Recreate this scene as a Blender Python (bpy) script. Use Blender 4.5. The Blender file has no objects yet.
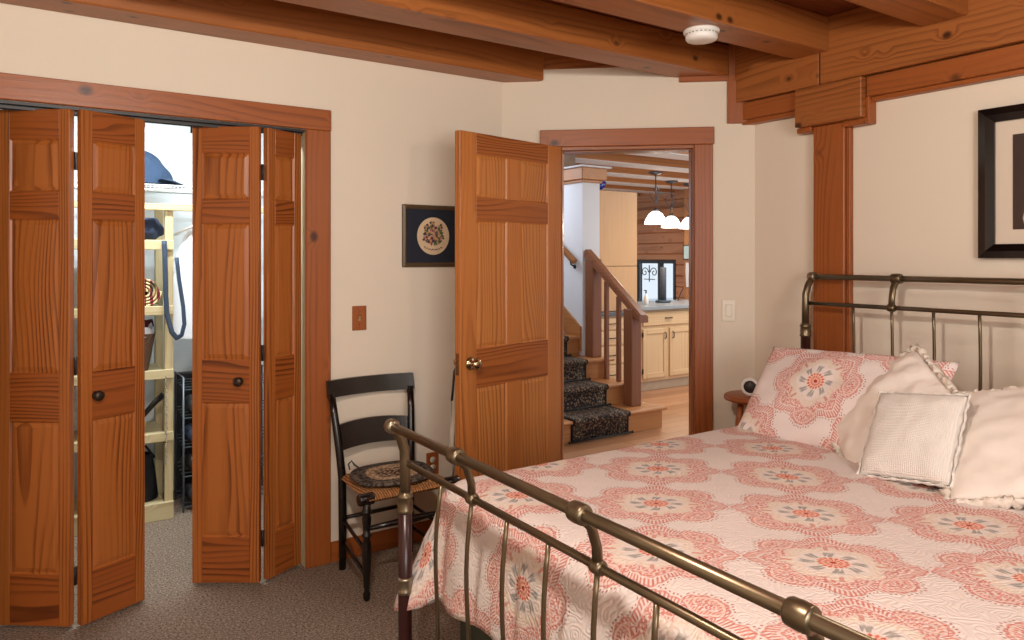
import bpy, bmesh, math, random
from mathutils import Vector, Matrix, noise
R = math.radians
rnd = random.Random(7)
S = bpy.context.scene
COL = S.collection

# ------------------------------------------------------------------ frames
class F:
    def __init__(s, x, y, deg): s.o = Vector((x, y, 0)); s.a = R(deg); s.M = Matrix.Translation(s.o) @ Matrix.Rotation(s.a, 4, 'Z')
    def p(s, u, n, z=0): return s.M @ Vector((u, -n, z))      # n = distance out into the room
FA = F(-0.0546, 3.9757, 33.7)     # closet wall
FB = F(-0.0546, 3.9757, -7.0)     # doorway wall
FC = F(1.2726, 3.8127, -56.3)     # headboard wall
W0 = F(0, 0, 0)

# ------------------------------------------------------------------ mesh builder
class MB:
    def __init__(s): s.v = []; s.f = []; s.m = []; s.sm = []; s.g = []; s.uv = None
    def add(s, vs, fs, mat=0, smooth=False, grain='z', M=None, gc=None):
        b = len(s.v)
        off = (rnd.uniform(-.12, .12), rnd.uniform(-.14, .14), rnd.uniform(0, 40))
        for p in vs:
            p = Vector(p)
            if grain == 'z': g = (p.x, p.y, p.z)
            elif grain == 'x': g = (p.z, p.y, p.x)
            else: g = (p.x, p.z, p.y)
            s.g.append((g[0] + off[0], g[1] + off[1], g[2] + off[2]))
            s.v.append((M @ p) if M else p)
        for f in fs:
            s.f.append([b + i for i in f]); s.m.append(mat); s.sm.append(smooth)
        return s
    def box(s, x0, x1, y0, y1, z0, z1, mat=0, grain='z', bev=0.0, M=None, seg=1):
        if x1 < x0: x0, x1 = x1, x0
        if y1 < y0: y0, y1 = y1, y0
        vs = [(x0,y0,z0),(x1,y0,z0),(x1,y1,z0),(x0,y1,z0),(x0,y0,z1),(x1,y0,z1),(x1,y1,z1),(x0,y1,z1)]
        fs = [(0,3,2,1),(4,5,6,7),(0,1,5,4),(1,2,6,5),(2,3,7,6),(3,0,4,7)]
        if bev > 0:
            bm = bmesh.new(); V = [bm.verts.new(v) for v in vs]
            for f in fs: bm.faces.new([V[i] for i in f])
            bmesh.ops.bevel(bm, geom=bm.edges[:], offset=bev, segments=seg, affect='EDGES', profile=.5)
            bm.verts.index_update()
            vs = [v.co.copy() for v in bm.verts]; fs = [[v.index for v in f.verts] for f in bm.faces]; bm.free()
        return s.add(vs, fs, mat, seg > 1, grain, M)
    def tube(s, path, rad, seg=12, mat=0, M=None, closed=False, flat=1.0, grain='z', cap=True):
        P = [Vector(p) for p in path]; n = len(P)
        rr = rad if isinstance(rad, (list, tuple)) else [rad] * n
        T = []
        for i in range(n):
            a = P[(i - 1) % n] if (closed or i > 0) else P[i]; b = P[(i + 1) % n] if (closed or i < n - 1) else P[i]
            T.append((b - a).normalized())
        ref = Vector((0, 0, 1)) if abs(T[0].z) < .9 else Vector((1, 0, 0))
        N = (ref - T[0] * ref.dot(T[0])).normalized()
        vs = []; fs = []
        for i in range(n):
            N = (N - T[i] * N.dot(T[i])).normalized(); B = T[i].cross(N)
            for k in range(seg):
                a = 2 * math.pi * k / seg
                vs.append(P[i] + (N * math.cos(a) + B * math.sin(a) * flat) * rr[i])
        for i in range(n if closed else n - 1):
            j = (i + 1) % n
            for k in range(seg):
                l = (k + 1) % seg
                fs.append((i*seg+k, i*seg+l, j*seg+l, j*seg+k))
        if not closed and cap:
            fs.append(tuple(range(seg))[::-1]); fs.append(tuple((n-1)*seg + k for k in range(seg)))
        return s.add(vs, fs, mat, True, grain, M)
    def lathe(s, prof, seg=24, mat=0, M=None, grain='z'):
        vs = []; fs = []
        for r, z in prof:
            for k in range(seg):
                a = 2 * math.pi * k / seg; vs.append((r * math.cos(a), r * math.sin(a), z))
        n = len(prof)
        for i in range(n - 1):
            for k in range(seg):
                l = (k + 1) % seg; fs.append((i*seg+k, i*seg+l, (i+1)*seg+l, (i+1)*seg+k))
        fs.append(tuple(range(seg))[::-1]); fs.append(tuple((n-1)*seg + k for k in range(seg)))
        return s.add(vs, fs, mat, True, grain, M)
    def prism(s, poly, y0, y1, mat=0, M=None, grain='z'):     # polygon in x,z extruded along y
        n = len(poly)
        vs = [(x, y0, z) for x, z in poly] + [(x, y1, z) for x, z in poly]
        fs = [tuple(range(n)), tuple(range(n, 2*n))[::-1]] + [(i, i+n, (i+1)%n+n, (i+1)%n) for i in range(n)]
        return s.add(vs, fs, mat, False, grain, M)
    def slab(s, poly, z0, z1, mat=0, grain='x'):               # polygon in x,y extruded along z
        n = len(poly)
        vs = [(x, y, z0) for x, y in poly] + [(x, y, z1) for x, y in poly]
        fs = [tuple(range(n))[::-1], tuple(range(n, 2*n))] + [(i, (i+1)%n, (i+1)%n+n, i+n) for i in range(n)]
        return s.add(vs, fs, mat, False, grain)
    def grid(s, fn, nu, nv, mat=0, M=None, closeu=False, smooth=True):
        vs = [fn(i / nu, j / nv) for j in range(nv + 1) for i in range(nu + (0 if closeu else 1))]
        w = nu + (0 if closeu else 1); fs = []
        for j in range(nv):
            for i in range(nu):
                k = (i + 1) % w; fs.append((j*w+i, j*w+k, (j+1)*w+k, (j+1)*w+i))
        return s.add(vs, fs, mat, smooth, 'z', M)
    def ball(s, c, r, seg=16, mat=0, M=None):
        r = (r, r, r) if not isinstance(r, (tuple, list)) else r
        def fn(u, v):
            a = 2*math.pi*u; b = math.pi*(v - .5) * .998
            return (c[0]+r[0]*math.cos(a)*math.cos(b), c[1]+r[1]*math.sin(a)*math.cos(b), c[2]+r[2]*math.sin(b))
        return s.grid(fn, seg, max(6, seg*2//3), mat, M, closeu=True)
    def build(s, name, mats, parent=None, loc=(0,0,0), rz=0.0, merge=False):
        me = bpy.data.meshes.new(name); me.from_pydata([tuple(v) for v in s.v], [], s.f)
        if not isinstance(mats, (list, tuple)): mats = [mats]
        for m in mats: me.materials.append(m)
        me.polygons.foreach_set('material_index', s.m); me.polygons.foreach_set('use_smooth', s.sm)
        at = me.attributes.new('gc', 'FLOAT_VECTOR', 'POINT')
        at.data.foreach_set('vector', [c for g in s.g for c in g])
        if s.uv:
            ul = me.uv_layers.new(name='UVMap')
            for l in me.loops: ul.data[l.index].uv = s.uv[l.vertex_index]
        bm = bmesh.new(); bm.from_mesh(me)
        if merge: bmesh.ops.remove_doubles(bm, verts=bm.verts, dist=1e-5)
        bmesh.ops.recalc_face_normals(bm, faces=bm.faces); bm.to_mesh(me); bm.free()
        o = bpy.data.objects.new(name, me); COL.objects.link(o); o.parent = parent
        o.location = loc; o.rotation_euler = (0, 0, rz)
        return o
    def fr(s, name, mats, fr, parent=None): return s.build(name, mats, parent, fr.o if not parent else (0,0,0), fr.a if not parent else 0)

def tag(o, label=None, cat=None, group=None, kind=None):
    if label: o['label'] = label
    if cat: o['category'] = cat
    if group: o['group'] = group
    if kind: o['kind'] = kind
    return o
def struct(o, label, cat): return tag(o, label, cat, None, 'structure')
def empty(name, label, cat, loc=(0,0,0), rz=0.0, group=None, kind=None):
    o = bpy.data.objects.new(name, None); COL.objects.link(o); o.empty_display_size = .1
    o.location = loc; o.rotation_euler = (0, 0, rz)
    return tag(o, label, cat, group, kind)
def copy_tree(o, parent=None):
    c = o.copy(); COL.objects.link(c); c.parent = parent
    for ch in [x for x in bpy.data.objects if x.parent == o]: copy_tree(ch, c)
    return c
def aim(p, x, y, z):      # matrix from origin and three axes
    M = Matrix.Identity(4)
    for i, a in enumerate((x, y, z)): M.col[i] = (*a, 0)
    M.col[3] = (*p, 1); return M
def lx(x, y, z): return Matrix.Translation((x, y, z)) @ Matrix.Rotation(R(90), 4, 'Y')     # lathe along +x
def ly(x, y, z): return Matrix.Translation((x, y, z)) @ Matrix.Rotation(R(90), 4, 'X')     # lathe along -y

# ------------------------------------------------------------------ materials
def srgb(r, g, b):
    f = lambda c: (c/255/12.92) if c/255 <= .04045 else ((c/255+.055)/1.055)**2.4
    return (f(r), f(g), f(b), 1)
class NT:
    def __init__(s, name, rough=.6, metal=0.0):
        s.m = bpy.data.materials.new(name); s.m.use_nodes = True; s.t = s.m.node_tree
        s.b = s.t.nodes['Principled BSDF']; s.b.inputs['Roughness'].default_value = rough; s.b.inputs['Metallic'].default_value = metal
    def n(s, typ, **kw):
        nd = s.t.nodes.new(typ)
        for k, v in kw.items():
            if k.startswith('i_'):
                key = k[2:]; key = int(key) if key.isdigit() else key.replace('_', ' ')
                if hasattr(v, 'is_linked') or isinstance(v, bpy.types.NodeSocket): s.t.links.new(v, nd.inputs[key])
                else: nd.inputs[key].default_value = v
            else: setattr(nd, k, v)
        return nd
    def math(s, op, a, b=None, c=None, clamp=False):
        nd = s.t.nodes.new('ShaderNodeMath'); nd.operation = op; nd.use_clamp = clamp
        for i, x in enumerate((a, b, c)):
            if x is None: continue
            if isinstance(x, bpy.types.NodeSocket): s.t.links.new(x, nd.inputs[i])
            else: nd.inputs[i].default_value = x
        return nd.outputs[0]
    def mix(s, f, a, b, typ='MIX'):
        nd = s.t.nodes.new('ShaderNodeMix'); nd.data_type = 'RGBA'; nd.blend_type = typ
        for k, x in ((0, f), (6, a), (7, b)):
            if isinstance(x, bpy.types.NodeSocket): s.t.links.new(x, nd.inputs[k])
            else: nd.inputs[k].default_value = x
        return nd.outputs[2]
    def step(s, x, a, b): # smoothstep
        nd = s.n('ShaderNodeMapRange', interpolation_type='SMOOTHSTEP', i_0=x); nd.inputs[1].default_value = a; nd.inputs[2].default_value = b
        return nd.outputs[0]
    def mapping(s, vec, scale, loc=(0,0,0)):
        return s.n('ShaderNodeMapping', i_Vector=vec, i_Scale=scale, i_Location=loc).outputs[0]
    def noise(s, vec, scale, detail=3, rough=.5):
        return s.n('ShaderNodeTexNoise', i_Vector=vec, i_Scale=scale, i_Detail=detail, i_Roughness=rough).outputs[0]
    def col(s, c):
        if isinstance(c, bpy.types.NodeSocket): s.t.links.new(c, s.b.inputs['Base Color'])
        else: s.b.inputs['Base Color'].default_value = c
    def bump(s, h, strength=.3, dist=.01):
        nd = s.n('ShaderNodeBump', i_Height=h, i_Strength=strength, i_Distance=dist); s.t.links.new(nd.outputs[0], s.b.inputs['Normal'])
    def obj(s): return s.n('ShaderNodeTexCoord').outputs['Object']
    def attr(s, name='gc'): return s.n('ShaderNodeAttribute', attribute_name=name).outputs['Vector']

def wood(name, light, dark, rough=.42, ring=55., contrast=.75, knots=0.0, knotcol=None, fine=.5, spec=.4, warp=.14):
    t = NT(name, rough); t.b.inputs['Specular IOR Level'].default_value = spec
    g = t.attr()
    w = t.noise(t.mapping(g, (3.2, 3.2, .55)), 1.0, 2)
    w2 = t.noise(t.mapping(g, (14, 14, 1.6)), 1.0, 2)
    sp = t.n('ShaderNodeSeparateXYZ', i_0=g)
    dx = t.math('MULTIPLY', t.math('SUBTRACT', w, .5), warp)
    a = t.math('ADD', sp.outputs[0], dx); a2 = t.math('MULTIPLY', a, a)
    b = t.math('ADD', sp.outputs[1], t.math('MULTIPLY', t.math('SUBTRACT', w2, .5), .02)); b2 = t.math('MULTIPLY', b, b)
    r = t.math('SQRT', t.math('ADD', a2, b2))
    if knots:
        vo = t.n('ShaderNodeTexVoronoi', i_Vector=t.mapping(g, (1, 1, .75)), i_Scale=6.0)
        vd = vo.outputs['Distance']
        kd = t.math('SUBTRACT', 1.0, t.step(vd, .0, .30))
        r = t.math('ADD', r, t.math('MULTIPLY', kd, .05))
    w3 = t.noise(t.mapping(g, (7, 7, .5)), 1.0, 1)
    fr = t.math('FRACT', t.math('ADD', t.math('MULTIPLY', r, ring), t.math('MULTIPLY', w3, 3.5)))
    late = t.math('MULTIPLY', t.step(fr, .35, .92), t.math('SUBTRACT', 1.0, t.step(fr, .93, 1.0)))
    fib = t.noise(t.mapping(g, (170, 170, 5)), 1.0, 3)
    big = t.noise(t.mapping(g, (5, 5, .7)), 1.0, 2)
    am = t.step(t.noise(t.mapping(g, (11, 11, .8), (3, 7, 1)), 1.0, 2), .36, .66)
    f = t.math('MULTIPLY', t.math('MULTIPLY', late, t.math('ADD', .3, am)), contrast)
    f = t.math('ADD', f, t.math('MULTIPLY', t.math('SUBTRACT', fib, .5), fine))
    f = t.math('ADD', f, t.math('MULTIPLY', t.math('SUBTRACT', big, .5), .55), clamp=True)
    c = t.mix(f, light, dark)
    if knots:
        k1 = t.math('SUBTRACT', 1.0, t.step(vd, .04*knots, .13*knots))
        c = t.mix(t.math('MULTIPLY', k1, .85), c, knotcol or (.03, .01, .004, 1))
    t.col(c)
    t.bump(t.math('ADD', f, fib), .08, .004)
    return t.m

def plain(name, c, rough=.6, metal=0.0, var=.08, scale=12., bump=0.0, spec=None, bscale=None):
    t = NT(name, rough, metal); o = t.obj()
    nz = t.noise(o, scale, 3)
    d = tuple(x * (1 - var * 2.2) for x in c[:3]) + (1,)
    l = tuple(min(1, x * (1 + var)) for x in c[:3]) + (1,)
    t.col(t.mix(nz, d, l))
    if spec is not None: t.b.inputs['Specular IOR Level'].default_value = spec
    if bump: t.bump(t.noise(o, bscale or scale * 6, 4), bump, .004)
    return t.m

M_door = wood('stained_fir', srgb(164, 94, 40), srgb(92, 43, 15), .36, 75, .75, warp=.14)
M_rail = wood('stained_fir_rail', srgb(150, 80, 32), srgb(80, 36, 12), .36, 46, .7, warp=.34)
M_panel = wood('stained_fir_panel', srgb(166, 96, 42), srgb(98, 46, 16), .36, 50, .7, warp=.26)
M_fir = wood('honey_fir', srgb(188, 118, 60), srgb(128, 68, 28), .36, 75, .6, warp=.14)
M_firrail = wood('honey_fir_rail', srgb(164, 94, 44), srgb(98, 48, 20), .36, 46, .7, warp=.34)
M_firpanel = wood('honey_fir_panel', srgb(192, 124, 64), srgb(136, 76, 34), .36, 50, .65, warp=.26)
M_case = wood('stained_pine_casing', srgb(154, 84, 36), srgb(108, 54, 22), .40, 36, .42, 1.3, srgb(44, 18, 8), warp=.2)
M_beam = wood('stained_pine_beam', srgb(158, 94, 46), srgb(96, 49, 19), .36, 34, .45, 1.0, srgb(32, 12, 6), warp=.22)
M_ceil = wood('stained_pine_board', srgb(118, 60, 28), srgb(76, 34, 14), .42, 40, .4, .8, srgb(32, 12, 6))
M_wall = plain('cream_wall_paint', srgb(226, 213, 194), .85, var=.015, scale=1.2, bump=.04, bscale=90)
M_white = plain('white_closet_paint', srgb(214, 220, 222), .7, var=.01)
M_hallwhite = plain('white_hall_paint', srgb(226, 228, 232), .8, var=.01)
M_brass = plain('antique_brass', (.205, .158, .098, 1), .34, .9, var=.12, scale=9)
M_brassl = plain('pale_antique_brass', (.33, .28, .2, 1), .32, .9, var=.12, scale=9)
M_mahog = plain('dark_mahogany', srgb(52, 22, 20), .3, var=.15, scale=8)
M_black = plain('black_lacquer', srgb(19, 13, 11), .25, var=.2, scale=9, spec=.6)
M_blackp = plain('black_plastic', srgb(16, 16, 18), .4, var=.1)
M_dark = plain('dark_grey_metal', srgb(52, 50, 50), .45, .6)
M_knob = plain('bronze_knob', (.05, .035, .025, 1), .4, .7)
M_brassy = plain('polished_brass', (.55, .43, .26, 1), .18, 1.0, var=.05)
M_shelfw = wood('pale_pine', srgb(190, 174, 134), srgb(152, 132, 92), .6, 40, .4, .6, srgb(120, 84, 40))
M_maple = wood('light_maple', srgb(206, 166, 122), srgb(188, 146, 100), .45, 20, .25, warp=.3)
M_pinecab = wood('pale_pine_cabinet', srgb(218, 188, 146), srgb(194, 156, 108), .45, 30, .4)
M_newel = wood('stair_brown_wood', srgb(136, 86, 58), srgb(96, 56, 36), .35, 34, .4)
M_oak = wood('stair_oak', srgb(184, 126, 76), srgb(146, 90, 48), .38, 30, .4)
M_log = wood('log_wall_pine', srgb(206, 146, 104), srgb(160, 98, 62), .5, 20, .5, 1.0, srgb(90, 48, 24))
M_whitep = plain('white_plastic', srgb(236, 234, 228), .35, var=.02)
M_almond = plain('almond_plastic', srgb(226, 214, 194), .35, var=.02)

def carpet():
    t = NT('speckled_carpet', .95); o = t.obj(); t.b.inputs['Specular IOR Level'].default_value = .1
    a = t.noise(o, 105, 4, .8); b = t.noise(o, 2.2, 2); c2 = t.noise(o, 420, 2, .7)
    c = t.mix(t.step(a, .36, .66), srgb(98, 78, 64), srgb(222, 196, 172))
    c = t.mix(t.math('MULTIPLY', t.step(c2, .5, .66), .55), c, srgb(238, 218, 198))
    c = t.mix(t.math('MULTIPLY', t.math('SUBTRACT', b, .35, clamp=True), .5), c, srgb(128, 110, 96))
    t.col(c); t.bump(t.math('ADD', a, c2), .9, .012); return t.m
M_carpet = carpet()

def planks():
    t = NT('hall_wood_floor', .3); o = t.obj()
    br = t.n('ShaderNodeTexBrick', i_Vector=t.mapping(o, (1, 1, 1)), i_Scale=1.0, i_Mortar_Size=.0025, i_Brick_Width=1.1, i_Row_Height=.13, offset=.43)
    br.inputs['Color1'].default_value = srgb(200, 150, 112); br.inputs['Color2'].default_value = srgb(166, 116, 82); br.inputs['Mortar'].default_value = srgb(96, 64, 40)
    nz = t.noise(t.mapping(o, (3, 40, 1)), 1.0, 3)
    t.col(t.mix(t.math('MULTIPLY', nz, .5), br.outputs[0], srgb(178, 128, 88))); return t.m
M_hallfloor = planks()

def medallion_fabric(name, white, quilted=True, sat=1.0):
    t = NT(name, .85); t.b.inputs['Specular IOR Level'].default_value = .15
    uv = t.n('ShaderNodeTexCoord').outputs['UV']
    fr = t.n('ShaderNodeVectorMath', operation='FRACTION', i_0=t.n('ShaderNodeVectorMath', operation='ADD', i_0=uv, i_1=(100.5, 100.5, 0)).outputs[0]).outputs[0]
    p = t.n('ShaderNodeVectorMath', operation='SUBTRACT', i_0=fr, i_1=(.5, .5, 0)).outputs[0]
    wn = t.n('ShaderNodeTexNoise', i_Vector=uv, i_Scale=16.0, i_Detail=1.0)
    wob = t.n('ShaderNodeVectorMath', operation='SUBTRACT', i_0=wn.outputs['Color'], i_1=(.5, .5, .5)).outputs[0]
    p = t.n('ShaderNodeVectorMath', operation='MULTIPLY_ADD', i_0=wob, i_1=(.012, .012, 0), i_2=p).outputs[0]
    sp = t.n('ShaderNodeSeparateXYZ', i_0=p); x, y = sp.outputs[0], sp.outputs[1]
    r = t.math('SQRT', t.math('ADD', t.math('MULTIPLY', x, x), t.math('MULTIPLY', y, y)))
    th = t.math('ARCTAN2', y, x)
    def cs(k, ph=0.0): return t.math('COSINE', t.math('ADD', t.math('MULTIPLY', th, k), ph))
    c4 = cs(4.0)                                   # +1 on the axes (pointed tips), -1 on the diagonals (round lobes)
    tip = t.math('POWER', t.math('MAXIMUM', c4, 0.0), 2.5)
    lobe = t.math('POWER', t.math('MAXIMUM', t.math('MULTIPLY', c4, -1.0), 0.0), .7)
    scal = t.math('ABSOLUTE', cs(20.0))
    Rm = t.math('ADD', .395, t.math('ADD', t.math('MULTIPLY', tip, .09), t.math('MULTIPLY', lobe, .08)))
    Rm = t.math('ADD', Rm, t.math('MULTIPLY', scal, .014))
    q = t.math('DIVIDE', r, Rm)
    coral = srgb(200, 122, 110); coral2 = srgb(228, 192, 180); tan = srgb(222, 200, 180); grey = srgb(128, 128, 124); cream = srgb(228, 216, 202)
    c = white
    mott = t.step(t.noise(uv, 52, 1), .45, .55)
    inside = t.math('SUBTRACT', 1.0, t.step(q, .985, 1.0))
    band = t.math('MULTIPLY', inside, t.step(q, .55, .64))
    hatch = t.step(t.math('SINE', t.math('MULTIPLY', th, 112.0)), -.35, .35)
    inner = t.math('SUBTRACT', 1.0, t.step(q, .80, .83))
    bc = t.mix(hatch, t.mix(.30, white, coral2), coral)                     # straight hatching at the rim
    bc = t.mix(inner, bc, t.mix(mott, t.mix(.4, coral2, white), coral))                       # dense printed zone further in
    gap = t.math('MULTIPLY', t.step(q, .80, .81), t.math('SUBTRACT', 1.0, t.step(q, .835, .845))); bc = t.mix(t.math('MULTIPLY', gap, .8), bc, white)
    edg = t.math('MULTIPLY', t.step(q, .775, .785), t.math('SUBTRACT', 1.0, t.step(q, .80, .81))); bc = t.mix(t.math('MULTIPLY', edg, .7), bc, coral)
    rim = t.step(q, .955, .965); bc = t.mix(t.math('MULTIPLY', rim, .7), bc, coral)
    c = t.mix(t.math('MULTIPLY', band, .9), c, bc)
    # drop shaped lobes on the diagonals: outline, pale inside, small motif
    lob = t.math('ADD', t.math('MULTIPLY', t.math('ABSOLUTE', t.math('SUBTRACT', r, .385)), 10.0), t.math('MULTIPLY', t.math('ADD', c4, 1.0), .95))
    lin = t.math('SUBTRACT', 1.0, t.step(lob, .86, .92)); lin2 = t.math('SUBTRACT', 1.0, t.step(lob, .80, .85)); lin3 = t.math('SUBTRACT', 1.0, t.step(lob, .36, .46))
    c = t.mix(t.math('MULTIPLY', lin, .85), c, coral); c = t.mix(t.math('MULTIPLY', lin2, .9), c, t.mix(.5, coral2, white)); c = t.mix(t.math('MULTIPLY', t.math('SUBTRACT', 1.0, t.step(lob, .60, .66)), .8), c, t.mix(hatch, coral2, coral)); c = t.mix(t.math('MULTIPLY', lin3, .75), c, t.mix(mott, coral, white))
    # rim dots
    dots = t.math('MULTIPLY', t.step(t.math('SINE', t.math('MULTIPLY', th, 112.0)), .0, .5), t.math('MULTIPLY', t.step(q, 1.02, 1.03), t.math('SUBTRACT', 1.0, t.step(q, 1.05, 1.06))))
    c = t.mix(t.math('MULTIPLY', dots, .8), c, srgb(160, 70, 66))
    # pale ground inside the band
    veil = t.math('MULTIPLY', t.step(q, .38, .46), t.math('SUBTRACT', 1.0, t.step(q, .55, .64)))
    c = t.mix(t.math('MULTIPLY', veil, .8), c, t.mix(mott, tan, cream))
    core = t.math('SUBTRACT', 1.0, t.step(q, .40, .50)); c = t.mix(t.math('MULTIPLY', core, .85), c, t.mix(t.math('MULTIPLY', mott, .3), white, cream))
    # small red sprig on each tip
    spr = t.math('MULTIPLY', t.step(t.math('ADD', c4, t.math('MULTIPLY', cs(44.0), .05)), .93, .96), t.math('MULTIPLY', t.step(r, .215, .23), t.math('SUBTRACT', 1.0, t.step(r, .285, .30))))
    c = t.mix(t.math('MULTIPLY', spr, .7), c, coral)
    # grey leaf pairs
    lf = t.math('ADD', cs(8.0), t.math('MULTIPLY', t.math('COSINE', t.math('ADD', t.math('MULTIPLY', th, 24.0), t.math('MULTIPLY', r, 60.0))), .7))
    sprig = t.math('MULTIPLY', t.step(lf, .05, .45), t.math('MULTIPLY', t.step(r, .095, .105), t.math('SUBTRACT', 1.0, t.step(r, .16, .195))))
    c = t.mix(t.math('MULTIPLY', sprig, .72), c, grey)
    # red flower
    pet = t.math('ADD', .082, t.math('MULTIPLY', t.math('ABSOLUTE', cs(8.0)), .016))
    flower = t.math('SUBTRACT', 1.0, t.step(t.math('DIVIDE', r, pet), .92, 1.02))
    fl2 = t.step(t.math('ADD', t.math('SINE', t.math('MULTIPLY', r, 190.0)), t.math('MULTIPLY', cs(16.0), 1.2)), -.2, .5)
    c = t.mix(flower, c, t.mix(fl2, srgb(232, 190, 170), srgb(206, 108, 92)))
    dot = t.math('SUBTRACT', 1.0, t.step(r, .014, .022)); c = t.mix(dot, c, srgb(176, 60, 52))
    t.col(c)
    if quilted:
        m1 = t.n('ShaderNodeTexNoise', i_Vector=uv, i_Scale=11.0, i_Detail=0.0)
        v = t.math('FRACT', t.math('MULTIPLY', m1.outputs[0], 6.0))
        ridge = t.math('ABSOLUTE', t.math('SUBTRACT', v, .5))
        h = t.math('POWER', t.math('SUBTRACT', 1.0, t.math('MULTIPLY', ridge, 2.0)), .45)
        t.bump(h, .30, .010)
    else: t.bump(t.noise(uv, 300, 3), .15, .003)
    return t.m
M_quilt = medallion_fabric('medallion_quilt', srgb(226, 214, 208))
M_sham = medallion_fabric('medallion_sham', srgb(230, 218, 214), False)

def knit(name, c):
    t = NT(name, .9); o = t.obj()
    w = t.n('ShaderNodeTexWave', i_Vector=o, i_Scale=55.0, i_Distortion=1.2, i_Detail=1.0)
    w2 = t.n('ShaderNodeTexWave', i_Vector=o, i_Scale=55.0, i_Distortion=1.2, i_Detail=1.0, bands_direction='Y')
    h = t.math('MULTIPLY', w.outputs[1], w2.outputs[1])
    t.col(t.mix(h, tuple(x*.90 for x in c[:3]) + (1,), c)); t.bump(h, .6, .006); return t.m
M_knit = knit('ivory_crochet', srgb(244, 238, 230))
M_linen = plain('white_linen', srgb(236, 226, 216), .9, var=.03, scale=30, bump=.3, bscale=420)
M_fringe = plain('cream_fringe', srgb(236, 224, 210), .95, var=.10, scale=90, bump=.8, bscale=260)

def rush():
    t = NT('woven_rush', .75); o = t.obj()
    w = t.n('ShaderNodeTexWave', i_Vector=o, i_Scale=26.0, i_Distortion=3.5, i_Detail=3.0, i_Detail_Scale=2.0)
    n2 = t.noise(o, 60, 3)
    t.col(t.mix(t.math('MULTIPLY', w.outputs[1], n2), srgb(128, 78, 40), srgb(240, 184, 118))); t.bump(w.outputs[1], .6, .006); return t.m
M_rush = rush()
def braid():
    t = NT('braided_pad', .95); o = t.obj()
    sp = t.n('ShaderNodeSeparateXYZ', i_0=o); x, y = sp.outputs[0], sp.outputs[1]
    r = t.math('SQRT', t.math('ADD', t.math('MULTIPLY', x, x), t.math('MULTIPLY', y, y)))
    v = t.n('ShaderNodeTexVoronoi', i_Vector=t.mapping(o, (1, 1, .4)), i_Scale=110.0).outputs['Color']
    k = t.step(t.n('ShaderNodeSeparateXYZ', i_0=v).outputs[0], .35, .65)
    rows = t.math('SINE', t.math('MULTIPLY', r, 420.0))
    dk = t.mix(k, srgb(48, 42, 38), srgb(112, 100, 88)); lt = t.mix(k, srgb(168, 136, 106), srgb(216, 192, 160)); inn = t.mix(k, srgb(70, 56, 46), srgb(190, 160, 128))
    c = t.mix(t.step(r, .07, .085), inn, lt); c = t.mix(t.step(r, .115, .125), c, dk)
    t.col(c); t.bump(t.math('ADD', rows, k), .6, .005); return t.m
M_braid = braid()
def runner():
    t = NT('oriental_runner', .95); o = t.obj()
    v = t.n('ShaderNodeTexVoronoi', i_Vector=o, i_Scale=52.0); n = t.noise(o, 70, 2)
    c = t.mix(t.step(v.outputs['Distance'], .30, .55), srgb(132, 104, 78), srgb(26, 22, 22))
    c = t.mix(t.step(n, .52, .62), c, srgb(58, 36, 32))
    sp = t.n('ShaderNodeSeparateXYZ', i_0=o)
    e = t.math('ABSOLUTE', sp.outputs[0])
    bd = t.math('MULTIPLY', t.step(e, .185, .19), t.math('SUBTRACT', 1.0, t.step(e, .255, .26)))
    c = t.mix(t.math('MULTIPLY', bd, .75), c, t.mix(t.step(v.outputs['Distance'], .2, .4), srgb(176, 156, 126), srgb(74, 64, 52)))
    ed = t.step(e, .276, .28); c = t.mix(ed, c, srgb(14, 13, 14))
    t.col(c); return t.m
M_runner = runner()
def emit(name, c, s):
    t = NT(name); t.b.inputs['Emission Color'].default_value = c; t.b.inputs['Emission Strength'].default_value = s; t.col(c); return t.m
M_shade = emit('glowing_shade', (1, .93, .82, 1), 5.0)
def glass(name):
    t = NT(name, .02); t.b.inputs['Transmission Weight'].default_value = 1.0; t.b.inputs['IOR'].default_value = 1.45; t.col((1, 1, 1, 1)); return t.m
M_glass = glass('window_glass')
def cloth(name, c, rough=.9, var=.1): return plain(name, c, rough, var=var, scale=25, bump=.3, bscale=200)
M_navy = cloth('navy_cloth', srgb(30, 42, 66)); M_denim = cloth('faded_blue_cloth', srgb(40, 60, 86)); M_whitec = cloth('white_cloth', srgb(226, 230, 236), var=.02)
M_basket = knit('brown_wicker', srgb(92, 66, 46)); M_maroon = cloth('maroon_ribbon', srgb(84, 26, 34))
def stripes():
    t = NT('striped_blanket', .9); o = t.obj()
    w = t.n('ShaderNodeTexWave', i_Vector=o, i_Scale=9.0, i_Distortion=2.0)
    c = t.mix(t.step(w.outputs[1], .35, .45), srgb(128, 40, 50), srgb(214, 196, 150)); c = t.mix(t.step(t.noise(o, 9, 1), .55, .6), c, srgb(90, 84, 56)); t.col(c); return t.m
M_stripe = stripes()

# ------------------------------------------------------------------ room shell
# room in the closet wall's frame: u from UL to UR, n from 0 to NR; the doorway wall cuts the corner
UL, UR, NR = -3.6, 1.014, 5.05
CEIL = 2.553
m = MB(); m.slab([(UL-.1, .12), (UL-.1, -NR-.1), (UR+.1, -NR-.1), (UR+.1, -.87), (1.0, -.86), (0.02, -.01), (.05, .03), (-.70, .12)], -.08, 0)
m.slab([(-3.1, .12), (-.70, .12), (-.70, 1.7), (-3.1, 1.7)], -.08, 0)
struct(m.fr('floor', M_carpet, FA), 'brown speckled carpet over the bedroom and closet floor', 'floor')

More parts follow.
